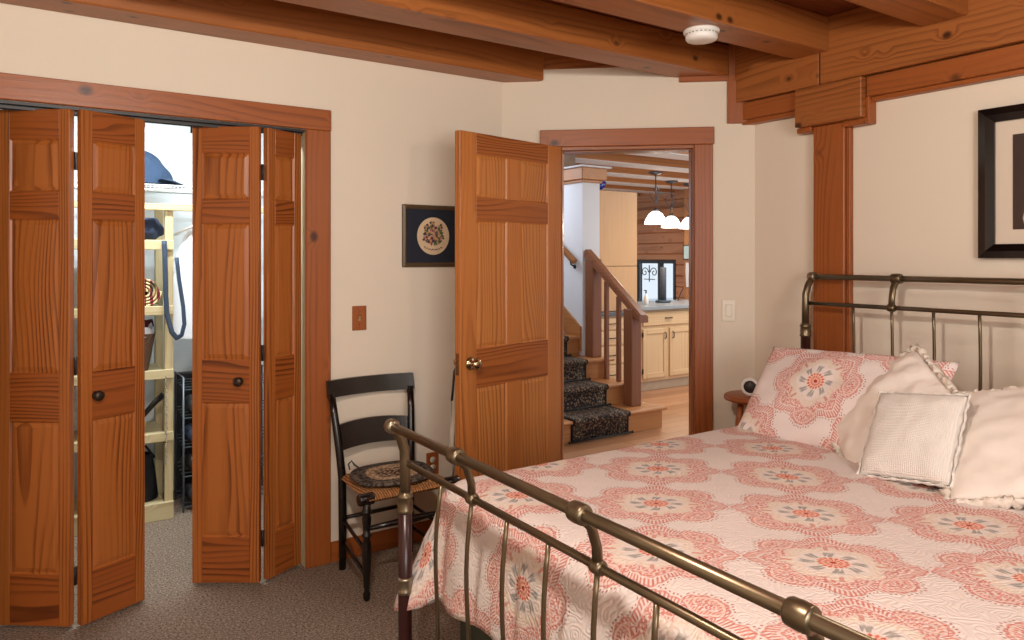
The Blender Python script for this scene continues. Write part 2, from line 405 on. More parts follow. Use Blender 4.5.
m = MB()
m.box(-1.085, .06, 0, .12, 0, 2.6); m.box(UL-.1, -2.26, 0, .12, 0, 2.6); m.box(-2.26, -1.085, 0, .12, 2.03, 2.6)
struct(m.fr('wall_left', M_wall, FA), 'cream painted wall with the closet opening', 'wall')
m = MB()
m.box(0, .325, 0, .12, 0, 2.6); m.box(1.027, 1.40, 0, .12, 0, 2.6); m.box(.325, 1.027, 0, .12, 2.034, 2.6)
struct(m.fr('wall_back', M_wall, FB), 'cream painted wall around the doorway to the hall', 'wall')
m = MB(); m.box(0, 4.3, 0, .12, 0, 2.6)
struct(m.fr('wall_right', M_wall, FC), 'cream painted wall behind the headboard', 'wall')
m = MB(); m.box(UL-.1, UL, -NR, 0, 0, 2.6)
struct(m.fr('wall_side', M_wall, FA), 'cream painted wall beyond the closet, beside the viewer', 'wall')
m = MB()   # wall behind the viewer with a wide window opening
m.box(UL-.1, -2.9, -NR-.12, -NR, 0, 2.6); m.box(-.9, UR+.1, -NR-.12, -NR, 0, 2.6); m.box(-2.9, -.9, -NR-.12, -NR, 0, .9); m.box(-2.9, -.9, -NR-.12, -NR, 2.1, 2.6)
struct(m.fr('wall_front', M_wall, FA), 'cream painted wall behind the viewer with a wide window', 'wall')
w = empty('window_1', 'wide wood framed window behind the viewer', 'window', FA.p(-1.9, NR, 0), FA.a, kind='structure')
m = MB()
for x in (-1.0, 1.0): m.box(x-.05, x+.05, -.13, .02, .85, 2.15, bev=.004)
for z in (.9, 2.1): m.box(-.95, .95, -.13, .02, z-.05, z+.05, grain='x', bev=.004)
m.box(-.03, .03, -.1, -.03, .95, 2.05, bev=.004)
m.build('window_frame', M_case, w)

# ceiling boards, joists
m = MB()
yy = .12
while yy > -NR - .1:
    m.box(UL-.1, 1.6, yy-.138, yy, CEIL, CEIL+.03, grain='x', bev=.002); yy -= .14
struct(m.fr('ceiling', M_ceil, FA), 'stained pine board ceiling above the exposed beams', 'ceiling')
joists = [(0.002, .17, .16, 'beam running flush along the top of the closet wall'), (.60, .79, .99, 'beam above the doorway, second from the closet wall'),
          (1.17, 1.35, .928, 'beam carrying the white smoke detector'), (1.77, 1.95, .928, 'beam over the head of the bed, nearest to the black framed picture'),
          (2.36, 2.54, .928, 'first beam out of sight over the bed'), (2.96, 3.14, .94, 'second beam out of sight overhead'), (3.56, 3.74, .94, 'third beam out of sight overhead')]
for i, (n0, n1, ue, lab) in enumerate(joists[:5]):
    m = MB(); m.box(UL, ue, -n1, -n0, 2.392, CEIL, grain='x', bev=.006)
    struct(m.fr('ceiling_beam', M_beam, FA), 'stained timber ceiling ' + lab, 'beam')['group'] = 'ceiling beams'
# header boards at the top of the doorway wall
m = MB(); m.box(.20, .95, -.018, 0, 2.455, CEIL, grain='x', bev=.002)
struct(m.fr('trim_1', M_beam, FB), 'reddish board along the top of the doorway wall between two beams', 'trim')
m = MB(); m.box(.947, 1.20, -.022, 0, 2.364, 2.392, grain='x', bev=.002); m.box(1.195, 1.30, -.022, 0, 2.14, 2.364, bev=.002); m.box(1.20, 1.30, -.016, 0, 2.364, CEIL, bev=.001)
struct(m.fr('trim_2', M_case, FB), 'thin wood strip stepping down beside the end of the cross beam', 'trim')
# cross beam along the headboard wall
m = MB()
m.box(-.16, .426, -.09, 0, 2.247, CEIL, grain='x', bev=.003); m.box(.434, 4.2, -.09, 0, 2.247, CEIL, grain='x', bev=.003)
struct(m.fr('ceiling_beam', M_beam, FC), 'deep stained cross beam along the headboard wall, jointed above the post', 'beam')
m = MB()
m.box(-.13, .300, -.065, 0, 2.155, 2.243, grain='x', bev=.003); m.box(.645, 4.2, -.065, 0, 2.153, 2.243, grain='x', bev=.003)
struct(m.fr('ceiling_beam', M_case, FC), 'shallow stained plate beam directly under the cross beam', 'beam')
m = MB(); m.box(.304, .640, -.098, 0, 2.062, 2.244, grain='x', bev=.004)
struct(m.fr('beam_block', M_beam, FC), 'stained wooden bearing block on top of the post', 'beam')
m = MB()
m.box(.640, .655, -.06, 0, 2.036, 2.155, bev=.002); m.box(.655, 4.2, -.04, 0, 2.134, 2.153, grain='x', bev=.002)
m.box(.53, .640, -.06, 0, 2.036, 2.062, grain='x', bev=.002); m.box(.29, .366, -.06, 0, 2.038, 2.062, grain='x', bev=.002)
m.box(-.12, .290, -.05, 0, 2.132, 2.155, grain='x', bev=.002); m.box(.528, .546, -.03, 0, 0, 2.036, bev=.002)
struct(m.fr('trim_3', M_case, FC), 'thin wood trim stepping around the bearing block and down the post', 'trim')
m = MB(); m.box(.368, .527, -.045, 0, 0, 2.062, bev=.004)
struct(m.fr('wall_post', M_case, FC), 'stained wooden post standing in the wall behind the headboard', 'post')

# casings
m = MB()
m.box(-2.46, -.968, -.022, 0, 2.031, 2.129, grain='x', bev=.003); m.box(-1.087, -.97, -.02, 0, 0, 2.031, bev=.003); m.box(-2.39, -2.262, -.02, 0, 0, 2.031, bev=.003)
struct(m.fr('trim_4', M_case, FA), 'knotty pine casing around the closet opening', 'casing')
m = MB(); m.box(-1.087, -1.070, .0, .12, 0, 2.03, bev=.001); m.box(-2.277, -2.26, 0, .12, 0, 2.03, bev=.001); struct(m.fr('trim_5', M_shelfw, FA), 'pale wooden jamb lining the closet opening', 'jamb')
m = MB(); m.box(-2.26, -1.087, 0, .12, 2.019, 2.0305); m.box(-2.255, -1.09, .03, .034, 2.006, 2.019); m.box(-2.255, -1.09, .066, .07, 2.006, 2.019)
struct(m.fr('closet_track', M_dark, FA), 'dark metal folding door track under the closet header', 'track')
m = MB()
m.box(.209, 1.126, -.024, 0, 2.033, 2.124, grain='x', bev=.003); m.box(.215, .327, -.02, 0, 0, 2.033, bev=.003); m.box(1.025, 1.120, -.02, 0, 0, 2.033, bev=.003)
struct(m.fr('trim_6', M_case, FB), 'stained pine casing around the doorway', 'casing')
m = MB(); m.box(.312, .330, .0, .14, 0, 2.033, bev=.001); m.box(1.020, 1.040, 0, .14, 0, 2.033, bev=.001); m.box(.33, 1.02, 0, .14, 2.018, 2.034, grain='x')
m.box(1.014, 1.020, .045, .14, 0, 2.02); m.box(.33, 1.014, .045, .14, 2.012, 2.018, grain='x')
struct(m.fr('trim_7', M_door, FB), 'stained jamb and door stop lining the doorway', 'jamb')
m = MB(); m.box(-.968, -.01, -.014, 0, 0, .095, grain='x', bev=.003)
struct(m.fr('baseboard_left', M_case, FA), 'stained pine baseboard behind the chair', 'baseboard')
m = MB(); m.box(.0, .213, -.014, 0, 0, .095, grain='x', bev=.003); m.box(1.122, 1.33, -.014, 0, 0, .095, grain='x', bev=.003)
struct(m.fr('baseboard_back', M_case, FB), 'stained pine baseboard beside the doorway', 'baseboard')
m = MB(); m.box(.0, .366, -.014, 0, 0, .095, grain='x', bev=.003); m.box(.565, 4.2, -.014, 0, 0, .095, grain='x', bev=.003)
struct(m.fr('baseboard_right', M_case, FC), 'stained pine baseboard behind the bed', 'baseboard')

# closet shell
m = MB()
m.box(-3.1, -.7, 1.55, 1.65, 0, 2.55); 
for z in (1.02, 1.3, 1.58, 1.86, 2.0, 2.14, 2.28): m.box(-3.1, -.7, 1.546, 1.5505, z, z+.004)
struct(m.fr('wall_closet_back', M_white, FA), 'white boarded back wall of the closet', 'wall')
m = MB(); m.box(-.78, -.7, .12, 1.55, 0, 2.55)
struct(m.fr('wall_closet_right', M_white, FA), 'white side wall of the closet behind the right doors', 'wall')
m = MB(); m.box(-3.1, -3.02, .12, 1.55, 0, 2.55)
struct(m.fr('wall_closet_left', M_white, FA), 'white side wall of the closet behind the left doors', 'wall')
m = MB(); m.box(-3.1, -.7, .12, 1.65, 2.5, 2.58)
struct(m.fr('ceiling', M_white, FA), 'white ceiling of the closet', 'ceiling')

# ------------------------------------------------------------------ panelled doors
def raised(m, x0, x1, z0, z1, yf, sgn, mat=1):
    # raised panel face at y = yf + sgn*depth ; sgn=+1 goes into the leaf from the front
    g = .008*sgn; e = .003*sgn; w = .018
    X = (x0, x0+.006, x0+.006+w, x1-.006-w, x1-.006, x1); Z = (z0, z0+.006, z0+.006+w, z1-.006-w, z1-.006, z1)
    rings = [[(X[0], yf+e, Z[0]), (X[5], yf+e, Z[0]), (X[5], yf+e, Z[5]), (X[0], yf+e, Z[5])],
             [(X[1], yf+g, Z[1]), (X[4], yf+g, Z[1]), (X[4], yf+g, Z[4]), (X[1], yf+g, Z[4])],
             [(X[2], yf+e, Z[2]), (X[3], yf+e, Z[2]), (X[3], yf+e, Z[3]), (X[2], yf+e, Z[3])]]
    vs = [p for r_ in rings for p in r_]; fs = [(8, 9, 10, 11)]
    for k in range(2):
        for i in range(4): fs.append((4*k+i, 4*k+(i+1)%4, 4*k+4+(i+1)%4, 4*k+4+i))
    m.add(vs, fs, mat, False, 'z')
def panel_leaf(name, w, h, t, stile, rails, mull=0.0, parent=None, mats=None):
    """rails: list of (z0,z1) bottom to top; panels fill between. y 0 = front, t = back"""
    m = MB(); e = .0015; mats = mats or (M_door, M_rail, M_panel)
    m.box(0, stile, 0, t, 0, h, bev=e); m.box(w-stile, w, 0, t, 0, h, bev=e)
    for a, b in rails: m.box(stile, w-stile, .0008, t-.0008, a, b, 1, grain='x', bev=e)
    if mull:
        for (a, b), (c, d) in zip(rails[:-1], rails[1:]): m.box(w/2-mull/2, w/2+mull/2, .0008, t-.0008, b, c, bev=e)
    leaf = m.build(name, list(mats[:2]), parent)
    cols = [(stile, w-stile)] if not mull else [(stile, w/2-mull/2), (w/2+mull/2, w-stile)]
    for (a, b), (c, d) in zip(rails[:-1], rails[1:]):
        for x0, x1 in cols:
            pm = MB(); raised(pm, x0, x1, b, c, 0, 1, 0); raised(pm, x0, x1, b, c, t, -1, 0); pm.box(x0+.004, x1-.004, t*.4, t*.6, b+.004, c-.004)
            pm.build('panel', mats[2], leaf)
    return leaf
def knob_round(parent, x, z, r=.021, mat=None, y=0):
    m = MB(); m.lathe([(r*.75, 0), (r*.8, .003), (r*.45, .006), (r*.42, .014), (r*.9, .02), (r, .027), (r*.8, .034), (r*.3, .037)], 18, M=ly(x, y, z)); return m.build('knob', mat or M_knob, parent)
BR = [(0, .2), (.79, .978), (1.575, 1.682), (1.885, 2.0)]
def bifold(name, label, specs, hinge_at):
    root = empty(name, label, 'door', FA.p(hinge_at[0], hinge_at[1]), FA.a, kind='structure')
    for (p, q, kx) in specs:
        d = Vector((q[0]-p[0], -(q[1]-p[1]), 0)); w_ = d.length
        lf = panel_leaf('leaf', w_, 2.0, .030, .042, BR, parent=root)
        lf.location = (p[0]-hinge_at[0], -(p[1]-hinge_at[1]), .012); lf.rotation_euler = (0, 0, math.atan2(d.y, d.x))
        if kx is not None: knob_round(lf, kx, .885)
    hx = specs[0][1]; 
    for z in (.16, .98, 1.78):
        m = MB(); m.box(-.004, .016, .004, .012, z, z+.07); m.tube([(.006, -.001, z), (.006, -.001, z+.07)], .0035, 8)
        h = m.build('hinge', M_dark, root); h.location = (hx[0]-hinge_at[0]+.014, -(hx[1]-hinge_at[1])+.022, 0)
    m = MB(); 
    for px, pn in (specs[0][0], specs[1][1]): m.tube([(px-hinge_at[0], -pn+hinge_at[1]+.02, 1.985), (px-hinge_at[0], -pn+hinge_at[1]+.02, 2.018)], .004, 8)
    m.build('pivot_pin', M_dark, root)
    return root
bifold('door_1', 'left folding pair of stained closet doors, standing half open', [((-2.25, -.115), (-2.023, .053), None), ((-1.984, .073), (-1.750, -.034), .055)], (-2.25, -.115))
bifold('door_2', 'right folding pair of stained closet doors, beside the pine casing', [((-1.557, -.090), (-1.313, .070), .208), ((-1.272, .061), (-1.094, -.031), None)], (-1.557, -.09))

# six-panel door standing open into the room
p = Vector((-.24, 3.36, 0)); q = Vector((.262, 3.888, 0)); d = q - p; wd = d.length; az = math.atan2(d.y, d.x)
root = empty('door_3', 'open six-panel stained bedroom door in front of the small framed picture', 'door', p, az, kind='structure')
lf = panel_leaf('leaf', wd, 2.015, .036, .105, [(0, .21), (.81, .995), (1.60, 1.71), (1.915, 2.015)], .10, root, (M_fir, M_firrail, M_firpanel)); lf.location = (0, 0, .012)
for side in (1, -1):
    kn = MB(); y0 = 0 if side == 1 else .036
    prof = [(.030, 0), (.031, .004), (.018, .008), (.011, .012), (.010, .028), (.022, .034), (.027, .044), (.025, .054), (.012, .060)]
    kn.lathe(prof, 20, M=Matrix.Translation((.065, y0, .93)) @ Matrix.Rotation(R(90 * side), 4, 'X')); kn.build('knob', M_brassy, lf)
m = MB(); m.box(-.0015, .0, .008, .028, .88, .98); m.box(-.006, 0, .013, .023, .92, .94); m.build('latch_plate', M_brassy, lf)
for z in (.22, 1.0, 1.78):
    m = MB(); m.tube([(wd+.002, .040, z), (wd+.002, .040, z+.09)], .006, 10); m.box(wd-.02, wd+.002, .0355, .037, z, z+.09); m.build('hinge', M_dark, lf)
# strap and cloth hanging from the far knob
hb = empty('hanging_tag', 'white cloth strip hanging by a black strap behind the open door', 'tag', p + Vector((math.cos(az), math.sin(az), 0))*.012 + Vector((-math.sin(az), math.cos(az), 0))*.075, az)
m = MB(); m.tube([(.05, -.012, .925), (.03, -.006, .925), (.02, 0, .90), (.012, 0, .82), (.004, 0, .76)], .006, 8, flat=.5); m.build('strap', M_blackp, hb)
m = MB()
m.grid(lambda u, v: (-.012 + .04*u + .004*math.sin(v*9), .006*math.sin(u*7+v*5)-.018, .765 - .36*v), 8, 16)
m.grid(lambda u, v: (-.012 + .04*u + .004*math.sin(v*9), .006*math.sin(u*7+v*5)-.012, .765 - .36*v), 8, 16)
m.build('cloth_strip', cloth('beige_strip', srgb(186, 170, 152)), hb)

# ------------------------------------------------------------------ wall plates and pictures
def wplate(name, label, cat, fr, u, z, w, h, mat, inner):
    o = empty(name, label, cat, fr.p(u, .0, z), fr.a)
    m = MB(); m.box(-w/2, w/2, -.006, .0, -h/2, h/2, bev=.002); m.build('cover_plate', mat, o); inner(o); return o
def tog(o):
    m = MB(); m.box(-.005, .005, -.016, -.004, -.002, .014, bev=.002); m.box(-.006, .006, -.008, -.004, -.013, .013); m.build('toggle', M_brassy, o)
    for z in (-.03, .03):
        m = MB(); m.lathe([(.003, 0), (.003, .002)], 10, M=ly(0, -.006, z)); m.build('screw', M_brassy, o)
wplate('light_switch', 'wooden switch plate with brass toggle beside the closet casing', 'switch', FA, -.823, 1.145, .072, .118, M_case, tog)
def outl(o):
    for z in (-.020, .020):
        m = MB(); m.lathe([(.016, 0), (.016, .003)], 18, M=ly(0, -.006, z)); s_ = m.build('socket', M_almond, o)
        m = MB(); m.box(-.007, -.005, -.0098, -.009, z-.004, z+.006); m.box(.005, .007, -.0098, -.009, z-.004, z+.006); m.build('slots', M_blackp, s_)
wplate('wall_outlet', 'wooden outlet plate low on the wall behind the chair', 'outlet', FA, -.427, .38, .070, .115, M_case, outl)
def rock(o):
    m = MB(); m.box(-.016, .016, -.010, -.004, -.032, .032, bev=.002); m.build('rocker', M_almond, o)
wplate('light_switch', 'almond rocker switch on the wall right of the doorway', 'switch', FB, 1.203, 1.160, .070, .114, M_almond, rock)

def frame_mb(w, h, b, d0, d1, mat=0):
    m = MB()
    prof = [(0, 0), (0, d0), (b*.5, d1), (b, d1*.6), (b, 0)]      # inset from the outer edge, depth out of the wall
    rings = []
    for ins, dd in prof: rings.append([(-w/2+ins, -dd, -h/2+ins), (w/2-ins, -dd, -h/2+ins), (w/2-ins, -dd, h/2-ins), (-w/2+ins, -dd, h/2-ins)])
    n = len(prof)
    for k in range(4):
        vs = []; fs = []
        for r_ in rings: vs += [r_[k], r_[(k+1) % 4]]
        for i in range(n-1): fs.append((2*i, 2*i+1, 2*i+3, 2*i+2))
        m.add(vs, fs, mat, False, 'x' if k % 2 == 0 else 'z')
    return m
M_frame1 = wood('dark_brown_frame', srgb(92, 74, 52), srgb(50, 38, 26), .4, 60, .6)
pic = empty('framed_needlework', 'small square framed floral needlework on dark blue mat, left of the open door', 'picture', FA.p(-.425, 0, 1.547), FA.a)
frame_mb(.345, .315, .022, .014, .020).build('frame', M_frame1, pic)
m = MB(); m.box(-.152, .152, -.008, 0, -.137, .137); m.build('mat', plain('navy_mat', srgb(28, 34, 48), .8), pic)
def disc(cx, cz, rx, rz, y, seg=24, rot=0):
    return [(cx + rx*math.cos(a)*math.cos(rot) - rz*math.sin(a)*math.sin(rot), cz + rx*math.cos(a)*math.sin(rot) + rz*math.sin(a)*math.cos(rot)) for a in [2*math.pi*i/seg for i in range(seg)]]
m = MB(); m.prism(disc(0, 0, .092, .096, 0, 40), -.0095, -.007); cl = m.build('needlework_cloth', cloth('cream_cloth', srgb(222, 196, 160)), pic)
cols_ = [plain('thread_' + n_, c_, .8) for n_, c_ in (('rose', srgb(178, 110, 96)), ('slate', srgb(62, 60, 78)), ('green', srgb(84, 98, 66)), ('plum', srgb(92, 54, 66)), ('gold', srgb(190, 150, 96)), ('pink', srgb(206, 150, 134)))]
m = MB(); rr = random.Random(3); yl = -.0097
for fx, fz, r0, a in [(1.3*q_[0], 1.25*q_[1]+.004, q_[2]*1.3, q_[3]) for q_ in ((0, .028, .018, 0), (-.026, .008, .019, 1), (.024, .012, .018, 2), (.002, -.006, .020, 5), (-.012, -.022, .017, 3), (.020, -.020, .018, 1), (-.034, -.016, .014, 3), (.036, -.008, .013, 2), (-.006, .048, .012, 4), (.03, .036, .012, 1), (-.03, .034, .013, 1))]:
    for k in range(6):
        an = k*math.pi/3 + rr.random(); yl -= .00003
        m.prism(disc(fx + r0*.5*math.cos(an), fz + r0*.5*math.sin(an), r0*.55, r0*.36, 0, 10, an), yl, -.009, a if k % 2 else (a + 3) % 6)
    yl -= .00003; m.prism(disc(fx, fz, r0*.3, r0*.3, 0, 10), yl, -.009, 4)
for k in range(16):
    an = rr.uniform(0, 6.28); yl -= .00003; m.prism(disc(.05*math.cos(an), .044*math.sin(an)+.004, .010, .004, 0, 8, an), yl, -.009, 2)
for k in range(14): yl -= .00002; m.prism(disc(-.05+.1*k/13, -.056 - .012*math.sin(k/13*3.14) - .004*(k % 2), .004, .003, 0, 7), yl, -.009, (1, 0, 2)[k % 3])
m.build('bouquet', cols_, cl)

pic = empty('framed_portrait', 'black framed portrait print with white mat above the bed', 'picture', FC.p(1.337, 0, 1.729), FC.a)
frame_mb(.50, .587, .055, .030, .036).build('frame', plain('gloss_black_frame', srgb(14, 12, 12), .12, var=.1, spec=.7), pic)
m = MB(); m.box(-.20, .20, -.010, 0, -.243, .243); m.build('mat', plain('white_mat_board', srgb(214, 200, 182), .8, var=.01), pic)
m = MB(); m.box(-.134, .134, -.0125, -.008, -.183, .183); pr = m.build('print', plain('dark_brown_print', srgb(58, 36, 28), .5, var=.25, scale=6), pic)
m = MB(); m.prism(disc(0, -.14, .10, .075, 0, 20), -.0132, -.012, 1); m.prism(disc(0, .03, .055, .07, 0, 24), -.0136, -.012, 0); m.prism(disc(0, .085, .06, .03, 0, 20), -.014, -.012, 1)
m.prism(disc(-.02, .035, .006, .003, 0, 8), -.0144, -.012, 2); m.prism(disc(.02, .035, .006, .003, 0, 8), -.0144, -.012, 2); m.prism(disc(0, .0, .012, .003, 0, 8), -.0144, -.012, 2); m.build('sitter', [plain('print_skin', srgb(176, 122, 98), .6), plain('print_white', srgb(196, 184, 172), .6), plain('print_dark', srgb(60, 30, 26), .6)], pr)

# smoke detector
dp = FA.p(0, 0)  # placed in world below
sd = empty('smoke_detector', 'white round smoke detector on the underside of a ceiling beam', 'smoke detector', (.795, 3.055, 2.392), 0)
m = MB(); m.lathe([(.073, 0), (.075, -.006), (.074, -.012), (.060, -.016)], 36); m.build('base', M_whitep, sd)
m = MB(); m.lathe([(.066, -.013), (.066, -.036), (.060, -.044), (.03, -.048), (.001, -.0485)], 36); cv = m.build('cover', M_whitep, sd)
m = MB()
for k in range(24):
    a = 2*math.pi*k/24; m.box(.0655, .0668, -.005, .005, -.022, -.018, M=Matrix.Rotation(a, 4, 'Z'))
m.build('vent', plain('vent_grey', srgb(150, 148, 142), .6), cv)

# ------------------------------------------------------------------ bed
VM = 1.31
bed = empty('bed', 'wide sleigh bed frame of antique brass tube with mahogany posts', 'bed', FC.p(VM, 0), FC.a)
CV = [.405, .803, 1.313, 1.822, 2.215]      # collars
def bar(path, r, name='rail', mat=None, seg=14, par=bed, flat=1.0):
    m = MB(); m.tube(path, r, seg, flat=flat); return m.build(name, mat or M_brass, par)
def ended(n_post, n_top, n_low, z_top, z_low, ring1, ring2, z_bot, spl, rail_r):
    h = {}
    h['top'] = bar([(CV[0]-VM, -n_top, z_top), (CV[-1]-VM, -n_top, z_top)], rail_r, 'top_rail')
    h['low'] = bar([(CV[0]-VM, -n_low, z_low), (CV[-1]-VM, -n_low, z_low)], rail_r*.74, 'lower_rail')
    for i, v in enumerate(CV):
        x = v - VM; end = i in (0, len(CV)-1)
        m = MB(); L = .017 if end else .021
        m.lathe([(.004, -L), (.0195, -L), (.0215, -L+.004), (.0225, 0), (.0215, L-.004), (.0195, L), (.004, L)], 22, M=lx(x, -n_top, z_top)); m.build('collar', M_brassl if end else M_brass, h['top'])
        if end:
            sg = 1 if n_top > n_post else -1
            pts = [(x, -n_post, ring1), (x, -n_post, z_low+.0), (x, -n_post - sg*.002, z_low + (z_top-z_low)*.35), (x, -n_post-(n_top-n_post)*.35, z_low+(z_top-z_low)*.68), (x, -n_post-(n_top-n_post)*.8, z_top-.012), (x, -n_top, z_top-.002)]
            m = MB(); m.tube(pts, [.0175, .0165, .016, .0155, .015, .014], 16); up = m.build('upper_post', M_brass, bed)
            pm = MB(); pm.lathe([(.019, 0), (.021, .03), (.0215, ring2-.03), (.0215, ring1)], 20, M=Matrix.Translation((x, -n_post, 0))); po = pm.build('post', M_mahog, bed)
            m = MB(); T = Matrix.Translation((x, -n_post, ring1))
            m.lathe([(.0215, -.032), (.0255, -.028), (.0255, -.020), (.0235, -.016), (.0245, -.002), (.022, .012), (.0255, .016), (.0255, .022), (.019, .03), (.0175, .034)], 22, M=T); m.build('ferrule', M_brass, po)
            if ring2 > .1:
                m = MB(); T = Matrix.Translation((x, -n_post, ring2))
                m.lathe([(.0215, -.026), (.0245, -.024), (.0245, -.016), (.0225, -.012), (.0225, .012), (.0245, .016), (.0255, .022), (.0215, .026)], 22, M=T); m.build('ferrule', M_brassl, po)
        else:
            m = MB(); m.tube([(x, -n_low, z_low), (x, -n_low-(n_top-n_low)*.06, z_low+(z_top-z_low)*.35), (x, -n_low-(n_top-n_low)*.35, z_low+(z_top-z_low)*.7), (x, -n_low-(n_top-n_low)*.8, z_top-.014), (x, -n_top, z_top)], [.014, .0135, .014, .0145, .015], 14, flat=.72); m.build('arm', M_brass, bed)
            m = MB(); m.lathe([(.003, -.015), (.0145, -.015), (.0165, -.01), (.0165, .01), (.0145, .015), (.003, .015)], 18, M=lx(x, -n_low, z_low)); m.build('collar', M_brass, h['low'])
    h['bot'] = bar([(CV[0]-VM, -n_low, z_bot), (CV[-1]-VM, -n_low, z_bot)], .011, 'bottom_rail')
    vs = []
    for a, b in zip(CV[:-1], CV[1:]):
        k = 2 if b - a < .45 else 3
        vs += [a + (b-a)*j/k + (.028 if (k == 2 and j == 1 and a < 1) else -.028 if (k == 2 and j == 1) else 0) for j in range(1, k+1)]
    for v in vs[:-1]:
        x = v - VM; pts = []
        for j in range(11):
            f = j/10; z = z_low + (z_bot - z_low)*f
            pts.append((x*(1 + spl*f), -n_low - .020*math.sin(f*math.pi*2)*(-.45 if n_top < n_low else .5) - .012*f*(1 if n_top > n_low else 0), z))
        bar(pts, .0062, 'spindle', seg=10)
ended(2.198, 2.242, 2.192, .921, .800, .680, .425, .17, .055, .0128)
ended(.158, .105, .145, 1.348, 1.226, 1.10, .425, .40, .01, .0128)
for s_ in (-1, 1):
    m = MB(); m.box(s_*.86-.02, s_*.86+.02, -2.19, -.16, .15, .19); m.build('side_rail', M_blackp, bed)
m = MB(); m.box(.455, 2.165, -2.04, -.175, .192, .40, bev=.02, seg=2)
tag(m.fr('box_spring', cloth('sage_ticking', srgb(74, 78, 64)), FC), 'sage green box spring under the patterned quilt', 'box spring')
m = MB(); m.box(.45, 2.17, -2.05, -.17, .403, .70, bev=.05, seg=3)
tag(m.fr('mattress', M_whitec, FC), 'thick mattress covered by the patterned quilt', 'mattress')
bx = empty('storage_box', 'black lidded box on the carpet under the foot of the bed', 'box', FC.p(.72, 1.93), FC.a)
m = MB(); m.box(-.17, .17, -.13, .13, 0, .11, bev=.01); m.build('body', M_blackp, bx)
m = MB(); m.box(-.178, .178, -.138, .138, .11, .14, bev=.008); m.build('lid', plain('gloss_black', srgb(20, 20, 20), .15), bx)

LA, LB, L0 = (.235, .243), (.285, -.283), (1.259, 1.405)
DET = LA[0]*LB[1] - LA[1]*LB[0]
def luv(v, n):
    a, b = v - L0[0], n - L0[1]
    return ((a*LB[1] - b*LB[0]) / DET, (LA[0]*b - LA[1]*a) / DET)
def make_quilt():
    m = MB(); uvs = []
    v0, v1, nh, nf, zt, rc = .485, 2.135, .15, 2.0, .738, .11
    arc = rc*math.pi/2; tot = arc + .235
    def prof(s):
        if s < arc: a = s/rc; return rc*math.sin(a), zt - rc*(1-math.cos(a))
        return rc + (s-arc)*.07, zt - rc - (s-arc)
    left = [('L', nh + (nf-nh)*i/36) for i in range(37)]
    foot = [('F', v0 + (v1-v0)*i/34) for i in range(35)]
    right = [('R', nf + (nh-nf)*i/24) for i in range(25)]
    out = left + [('CL', i/10) for i in range(1, 10)] + foot + [('CR', i/10) for i in range(1, 10)] + right
    K = 22; rows = []
    for k in range(K+1):
        s = tot*k/K; o, z = prof(s); hang = max(0, (s-arc)/.235)
        for i, (c, t_) in enumerate(out):
            if c == 'L': b = (v0, t_); dr = (-1, 0)
            elif c == 'R': b = (v1, t_); dr = (1, 0)
            elif c == 'F': b = (t_, nf); dr = (0, 1)
            else:
                a = t_*math.pi/2; b = ((v0 if c == 'CL' else v1), nf); dr = (-math.cos(a), math.sin(a)) if c == 'CL' else (math.sin(a), math.cos(a))
            ex = 0; hz = 0
            if c in ('CL', 'CR'): ex = math.sin(t_*math.pi)**.8*(.12+1.05*hang) * min(1, s/arc); hz = -.055*math.sin(t_*math.pi)*hang
            w_ = (.012*math.sin(i*.55) + .010*math.sin(i*1.31+1)) * hang + .010*noise.noise((i*.21, k*.3, 3.1))*min(1, s/arc)
            oo = o*(1+ex) + w_
            v, n = b[0] + dr[0]*oo, b[1] + dr[1]*oo
            zz = z + hz + (-.012*math.sin(i*.33)*hang)
            rows.append((v, -n, zz)); uvs.append(luv(b[0] + dr[0]*s, b[1] + dr[1]*s))
    n_ = len(out); fs = []
    for k in range(K):
        for i in range(n_-1): fs.append((k*n_+i, k*n_+i+1, (k+1)*n_+i+1, (k+1)*n_+i))
    m.add(rows, fs, 0, True)
    vs = []; fs = []
    for j in range(37):
        for i in range(35):
            v = v0 + (v1-v0)*i/34; n = nh + (nf-nh)*j/36
            e = min(i, 34-i, 36-j)/6; e = min(1, e)
            z = zt + e*(.006*math.sin(v*5+1)*math.sin(n*4) + .006*noise.noise((v*5, n*5, 1.7)) + .004)
            vs.append((v, -n, z)); uvs.append(luv(v, n))
    for j in range(36):
        for i in range(34): fs.append((j*35+i, j*35+i+1, (j+1)*35+i+1, (j+1)*35+i))
    m.add(vs, fs, 0, True); m.uv = uvs
    o = m.fr('quilt', M_quilt, FC)
    sb = o.modifiers.new('w', 'WELD'); sb.merge_threshold = .0005
    so = o.modifiers.new('s', 'SOLIDIFY'); so.thickness = .010; so.offset = -1
    return o
tag(make_quilt(), 'white quilt with coral and grey medallions draped over the bed', 'quilt')

